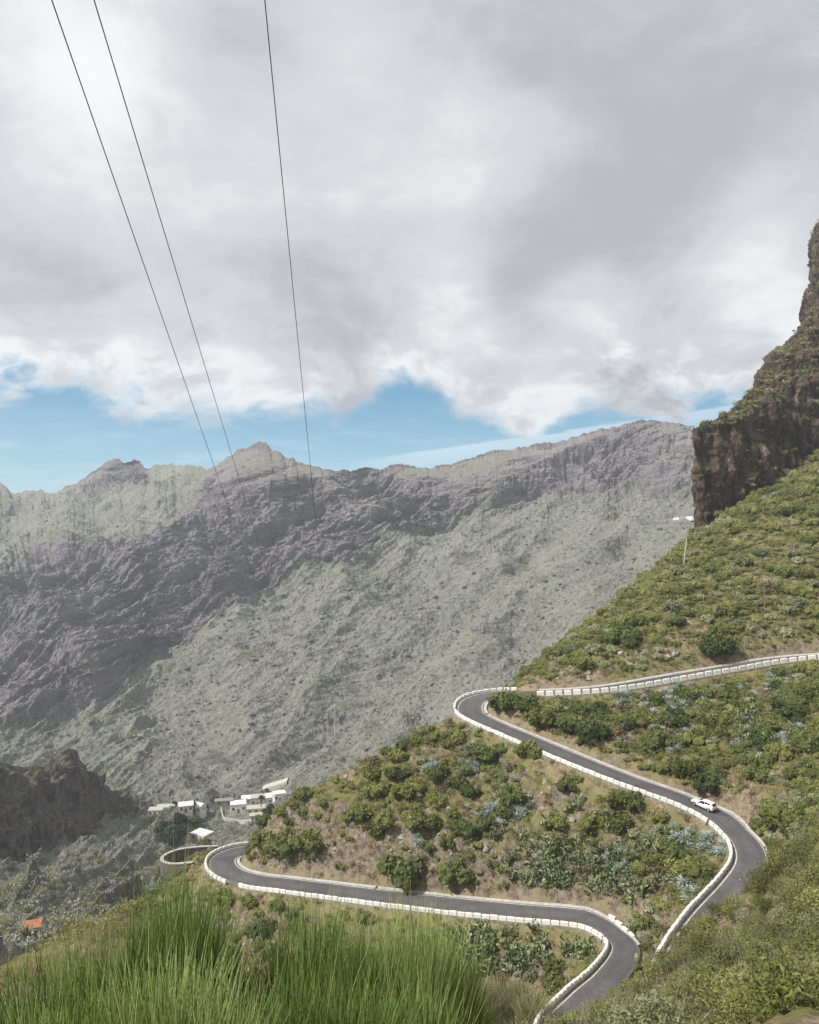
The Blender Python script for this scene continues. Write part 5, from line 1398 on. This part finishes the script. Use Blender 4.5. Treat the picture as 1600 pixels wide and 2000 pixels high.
# ------------------------------------------------------------------ village across the valley
def house(u, v, w_, d_, h_, rz, mat, roof, label, flat=True, rows=1, nwin=3, group='houses of the valley village'):
    p = far_at(u, v); p[2] += 2.0 if u < 100 else .3
    root = empty('village_house', p, rz)
    mb = MB(); mb.box((0, 0, h_ / 2 - 3), (w_, d_, h_ + 6)); wall = mb.build('wall', mat, root)
    if flat:
        mb = MB(); mb.box((0, 0, h_ + .13), (w_ + .3, d_ + .3, .26)); mb.build('roof', roof, root)
    else:
        mb = MB(); hx, hy = w_ / 2 + .4, d_ / 2 + .5; r_ = h_ + d_ * .26
        mb.add([(-hx, -hy, h_), (hx, -hy, h_), (hx, hy, h_), (-hx, hy, h_), (-hx, 0, r_), (hx, 0, r_), (-hx, -hy, h_ - .2), (hx, -hy, h_ - .2), (hx, hy, h_ - .2), (-hx, hy, h_ - .2)],
               [(0, 1, 5, 4), (2, 3, 4, 5), (3, 0, 4), (1, 2, 5), (6, 7, 1, 0), (7, 8, 2, 1), (8, 9, 3, 2), (9, 6, 0, 3), (9, 8, 7, 6)]); mb.build('roof', roof, root)
    for r_ in range(rows):
        for k in range(nwin):
            x = (k + .5) / nwin * w_ - w_ / 2; zc = h_ * (r_ + .55) / rows
            mb = MB()
            if r_ == 0 and k == nwin // 2 and nwin > 1: mb.box((x, -d_ / 2 - .02, 1.05), (1.0, .10, 2.1)); mb.build('door', M['door'], root)
            else:
                mb.box((x, -d_ / 2 - .02, zc), (1.1, .08, 1.1)); wn = mb.build('window', M['dark'], root)
                mb = MB(); mb.box((x, -d_ / 2 - .06, zc - .62), (1.3, .2, .1)); mb.build('sill', M['coping'], wn)
    for s_ in (-1, 1):
        mb = MB(); mb.box((s_ * (w_ / 2 + .02), 0, h_ * .55), (.08, 1.0, 1.0)); mb.build('window', M['dark'], root)
    tag(root, label, 'house', group); return root


house(467, 1584, 7.5, 6, 4.2, .25, M['wallw'], M['wallw'], 'white flat roofed house at the left end of the village row')
house(486, 1577, 8, 6, 5.0, .15, M['wallw'], M['wallw'], 'tall white house with a row of windows, second in the village row', True, 1, 4)
house(503, 1573, 6, 6, 4.2, .2, M['wallc'], M['coping'], 'cream flat roofed house in the middle of the village row')
house(518, 1571, 7, 6, 3.8, .3, M['wallw'], M['roofp'], 'white house behind the dark palm in the village row')
house(536, 1571, 8, 6, 4.8, .35, M['wallw'], M['wallw'], 'white house at the right end of the village row', True, 2, 3)
house(548, 1564, 6, 5, 4.0, .35, M['wallw'], M['wallw'], 'small white house topmost beside the hill nose')
house(500, 1590, 9, 5, 2.6, .2, M['wallc'], M['coping'], 'low cream outbuilding below the village row')
house(505, 1598, 8, 4, 2.2, .2, M['wallw'], M['coping'], 'low white shed lowest below the village row')
house(366, 1584, 6.5, 5, 3.4, .3, M['wallw'], M['roofp'], 'white cottage with pale pitched roof above the dark tree', False)
house(391, 1584, 6, 5, 3.4, -.4, M['wallw'], M['roofp'], 'white gabled cottage right of the dark tree', False)
house(325, 1586, 9, 5, 3.0, .1, M['wallc'], M['coping'], 'long cream building above the dark tree, its front in shade', True, 1, 4)
house(304, 1592, 7, 5, 2.8, .1, M['wallc'], M['coping'], 'low cream building leftmost in the valley village', True, 1, 3)
house(440, 1572, 9, 4, 2.2, .2, M['roofg'], M['roofg'], 'long low grey roofed shed uphill of the white cottages', True, 1, 2)
house(395, 1637, 8.5, 6.5, 2.8, -.5, M['wallc'], M['roofp'], 'pale flat roofed barn standing alone beside the dark tree', True, 1, 2)
house(60, 1850, 2.8, 2.8, 3.0, .3, M['wallw'], M['rooft'], 'orange roofed cottage alone in the lower left', False, 1, 2, group='lone cottages')
# pale terraces cut into the slope above the village
mb = MB()
for k, (u0, v0, u1, v1) in enumerate([(512, 1541, 562, 1527)]):
    a, b_ = far_at(u0, v0), far_at(u1, v1); n_ = 14; V = []
    for i in range(n_ + 1):
        q = a + (b_ - a) * i / n_; V += [q + (0, -3.2, -1.6), q + (0, -3.0, 1.1), q + (0, 3.4, 1.4), q + (0, 3.6, -1.6)]
    mb.add(V, [(4 * i + k2, 4 * i + k2 + 1, 4 * i + k2 + 5, 4 * i + k2 + 4) for i in range(n_) for k2 in range(3)])
o = mb.build('track', M['coping']); o['kind'] = 'structure'
# garden wall of the village
def wall_path(name, pts_, h, t, mat, label, cap=None, group=None):
    root = empty(name, pts_[0]); base = np.array(pts_[0]); P_ = np.array(pts_) - base
    tg_ = np.gradient(P_[:, :2], axis=0); tg_ /= np.linalg.norm(tg_, axis=1)[:, None]; nl = np.stack([-tg_[:, 1], tg_[:, 0]], 1)
    def sec(offs_, zs_):
        V = np.zeros((len(P_), len(offs_), 3))
        for k, (o_, z_) in enumerate(zip(offs_, zs_)): V[:, k, :2] = P_[:, :2] + nl * o_; V[:, k, 2] = P_[:, 2] + z_
        n_ = len(offs_); Fs = []
        for i in range(len(P_) - 1):
            for k in range(n_): Fs.append((i * n_ + k, i * n_ + (k + 1) % n_, (i + 1) * n_ + (k + 1) % n_, (i + 1) * n_ + k))
        Fs += [tuple(range(n_))[::-1], tuple(range((len(P_) - 1) * n_, len(P_) * n_))]
        m_ = MB(); m_.add(V.reshape(-1, 3), Fs); return m_
    sec([t / 2, t / 2 * .92, -t / 2 * .92, -t / 2], [-2.0, h, h, -2.0]).build('wall', mat, root)
    if cap is not None: sec([t / 2 + .06, t / 2 + .06, -t / 2 - .06, -t / 2 - .06], [h + .004, h + .16, h + .16, h + .004]).build('coping', cap, root)
    tag(root, label, 'wall', group); return root


def arc_pts(ctrl, step=.6):
    q, _, _ = catmull(np.array(ctrl, float), step); return q
ring = [(-40.2, 165.2), (-44, 164.8), (-48, 163.4), (-50, 160.6), (-49.4, 158), (-46, 156.2), (-42.5, 155.6)]
ring = arc_pts([(x, y, -70.2) for x, y in ring])
for q in ring: q[2] = max(-70.9, min(-69.6, float(zn(q[0], q[1])) + .2))
ring[:, 2] = np.convolve(np.pad(ring[:, 2], 6, mode='edge'), np.ones(13) / 13, 'valid')
wall_path('stone_wall', ring, 0.85, .5, M['stonewall'], 'dark curved stone wall round the turnout outside the lower hairpin', M['concrete'])
g0 = far_at(437, 1607); g1 = far_at(470, 1612)
wall_path('garden_wall', arc_pts([far_at(434, 1582) + (0, 0, 0), far_at(438, 1600), far_at(452, 1606), far_at(470, 1608), far_at(492, 1606)], 1.5), 1.6, .5, M['coping'], 'pale terrace wall stepping down below the village row', None)
a, b_ = far_at(1321, 1018), far_at(1368, 1011)
wall_path('road_parapet', arc_pts([far_at(1321 + 7.5 * k, 1018 - 1.1 * k) * 0.992 + (0, 0, .8) for k in range(7)], 2.0), 1.5, .9, M['wallw'], 'short white parapet on the far road just left of the cliff', None)

# ------------------------------------------------------------------ trees in the valley
def tree(u, v, h, r_, label, mat='tree', seed=0):
    p = far_at(u, v) if v > 0 else None
    root = empty('tree', p, seed); mb = MB(); mb.tube([(0, 0, -1.5), (0.05, 0, h * .3), (-.1, .1, h * .6)], [.32, .24, .12], 7)
    for k in range(5):
        a = k * 1.26 + seed; mb.tube([(0, 0, h * (.28 + .05 * k)), (math.cos(a) * r_ * .35, math.sin(a) * r_ * .35, h * (.45 + .06 * k)), (math.cos(a) * r_ * .7, math.sin(a) * r_ * .7, h * (.55 + .06 * k))], [.14, .09, .04], 5)
    mb.build('trunk', M['wood'], root)
    V, f, at = leafy(1200 + seed, n=1100, leaf=.16, lobes=13, spread=.66, height=1.45, up=.3); V = V * np.array([r_, r_, h / 1.7]); V = V[:, :] + np.array([0, 0, h * .06]); me = make_mesh('crown', V, f, False, {'rnd': at}); me.materials.append(M[mat]); obj('crown', me, None, root)
    tag(root, label, 'tree', 'trees of the valley village'); return root


tree(345, 1648, 11, 6.2, 'big dark round tree beside the pale barn', 'tree', 1)
tree(322, 1632, 8, 4.2, 'smaller dark tree touching the big one on its left', 'tree', 2)
tree(352, 1606, 7, 4.0, 'dark tree uphill behind the big round one', 'tree', 3)
tree(385, 1612, 6, 3.2, 'bushy tree right of the big dark one, below the gabled cottage', 'green', 4)
tree(300, 1612, 6, 3.6, 'dark tree below the leftmost cream building', 'green', 5)
tree(345, 1580, 5, 2.6, 'small tree between the cream building and the white cottage', 'tree', 6)
tree(378, 1580, 5, 2.2, 'narrow tree between the two white cottages', 'tree', 7)
tree(527, 1592, 6, 3.2, 'dark tree at the right end of the village row', 'tree', 8)
tree(398, 1660, 5, 3.4, 'green tree in front of the pale barn', 'green', 9)
tree(425, 1570, 4, 2.2, 'little tree left of the grey roofed shed', 'green', 10)


def palm(u, v, h, label, seed):
    p = far_at(u, v); root = empty('palm_tree', p, seed); mb = MB(); mb.tube([(0, 0, -1), (.1, 0, h * .5), (.25, .1, h)], [.32, .24, .2], 7); mb.build('trunk', M['wood'], root)
    r = np.random.default_rng(seed); mb = MB()
    for k in range(26):
        a = k * 2.4; e0 = r.uniform(-.3, 1.2); L = r.uniform(2.0, 2.7); pp = []
        for t in np.linspace(0, 1, 6): pp.append(np.array([.25, .1, h]) + np.array([math.cos(a) * L * t * math.cos(e0), math.sin(a) * L * t * math.cos(e0), L * t * math.sin(e0) - 1.5 * t * t]))
        sd = np.array([-math.sin(a), math.cos(a), 0]); V = []
        for i, q in enumerate(pp): w2 = [.1, .3, .38, .34, .22, .03][i]; V += [q + sd * w2 - (0, 0, .12), q, q - sd * w2 - (0, 0, .12)]
        mb.add(V, [(3 * i + j, 3 * i + j + 1, 3 * i + j + 4, 3 * i + j + 3) for i in range(5) for j in range(2)])
    me = mb.mesh('fronds'); at = me.attributes.new('rnd', 'FLOAT', 'POINT'); at.data.foreach_set('value', r.uniform(0, .8, len(me.vertices)).astype(np.float32)); obj('fronds', me, M['tree'], root)
    tag(root, label, 'palm tree', 'palms of the valley village')


palm(510, 1590, 8.5, 'tall dark palm in front of the village row', 5)
palm(520, 1560, 5.0, 'short palm on the slope behind the village row', 6)
palm(404, 1590, 4.5, 'small palm between the cottages and the grey shed', 7)

# ------------------------------------------------------------------ poles, pylons and wires
def pole(p, h, lean, label, mat, cross=True, r_=.13):
    root = empty('utility_pole', p); mb = MB(); tp = np.array([lean * h, 0, h]); mb.tube([(0, 0, -1.0), tuple(tp * .5), tuple(tp)], [r_ * 1.15, r_, r_ * .8], 8); mb.build('pole', M[mat], root)
    if cross:
        mb = MB(); mb.box(tuple(tp + (0, 0, -.35)), (1.7, .12, .14)); cr = mb.build('crossarm', M[mat], root)
        for x in (-.7, 0, .7):
            mb = MB(); mb.tube([tuple(tp + (x, 0, -.28)), tuple(tp + (x, 0, -.08))], [.06, .04], 6); mb.build('insulator', M['coping'], cr)
    tag(root, label, 'utility pole', 'utility poles on the upper hillside')


p = hit(1335, 1104, 60); p = p if p is not None else px(1335, 1104, 215)
pole(p, 53 / F_PX * p[1], .13, 'bare pale leaning pole on the ridge left of the cliff', 'pale_wood', False, .15)
p = hit(1494, 1200, 60)
if p is not None: pole(p, 66 / F_PX * p[1], -.02, 'thin dark wooden pole with crossarm amid the upper hillside shrubs', 'wood')
p = far_at(719, 1441); pole(p, 6.5, 0, 'small dark pole on the valley slope beyond the middle hill crest', 'wood', False, .2)
# slender two-legged pylon
b0 = far_at(639, 1454); h_ = 66 / F_PX * b0[1]; root = empty('power_pylon', b0)
for nm, x, dzz in (('leg', 0.0, 0.0), ('leg', 5.2, 4.0)):
    mb = MB(); mb.tube([(x, 0, -2), (x, 0, h_ + dzz)], [.34, .20], 6); mb.build(nm, M['pale_wood'], root)
mb = MB(); mb.tube([(-.8, 0, h_ - .4), (6.2, 0, h_ + 4.0)], [.26, .26], 6); mb.build('crossarm', M['pale_wood'], root)
mb = MB(); mb.tube([(3.0, 0, h_ + 2), (4.2, 0, h_ + 4.6), (5.2, 0, h_ + 3.6)], [.18, .18, .18], 5); mb.build('brace', M['pale_wood'], root)
tag(root, 'slender pale two legged pylon on the green valley slope', 'pylon')
PY = b0 + np.array([5.0, 0, h_ + 3.6])
b1 = far_at(571, 1322); h1 = 15.0; root = empty('power_pylon', b1)
mb = MB(); mb.tube([(-2.2, 0, -2), (-1.6, 0, h1)], [.3, .2], 6); mb.build('leg', M['wood'], root); mb = MB(); mb.tube([(2.2, 0, -2), (1.6, 0, h1)], [.3, .2], 6); mb.build('leg', M['wood'], root)
mb = MB(); mb.box((0, 0, h1 - 1.0), (11, .4, .4)); mb.build('crossarm', M['wood'], root)
tag(root, 'small dark pylon among the dark bushes far down the slope', 'pylon')


def wire(a, b, sag, r_, label):
    n_ = 90; V = []; ts = np.linspace(0, 1, n_) ** 1.0
    root = np.array(a); P_ = [np.array(a) + (np.array(b) - np.array(a)) * t - np.array([0, 0, sag * 4 * t * (1 - t)]) - root for t in ts]
    mb = MB(); mb.tube(P_, r_, 5, True); o = mb.build('power_line', M['wire'], None, tuple(root)); tag(o, label, 'power line', 'power lines crossing the sky')


def near_end(far_p, u, v, D):
    q = px(u, v, D); dirv = q - far_p; return q + dirv * (40.0 / abs(dirv[1]))


for far_p, (u_, v_, D_), lab in [(b1 + np.array([-4.6, 0, h1 - .8]), (118, 0, 15.0), 'leftmost power line, slanting down to the dark pylon'), (b1 + np.array([4.6, 0, h1 - .8]), (198, 0, 15.5), 'middle power line, running close beside the leftmost one'), (PY, (522, 0, 17.0), 'steepest power line, alone on the right, ending at the pale pylon')]:
    wire(near_end(far_p, u_, v_, D_), far_p, 2.0, .0126, lab)

# ------------------------------------------------------------------ the hazy air
hz = MB(); hz.box((80, 620, -55), (3000, 1700, 490)); ho = hz.build('haze', None)
m = bpy.data.materials.new('hazy_air'); m.use_nodes = True; t = NT(m.node_tree); t.n.clear(); oo = t.new('ShaderNodeOutputMaterial'); vv = t.new('ShaderNodeVolumePrincipled')
vv.inputs['Color'].default_value = (0.89, 0.925, 1.0, 1); vv.inputs['Density'].default_value = 0.00025; vv.inputs['Anisotropy'].default_value = 0.2; t.l.new(vv.outputs[0], oo.inputs['Volume'])
ho.data.materials.append(m); ho['kind'] = 'stuff'
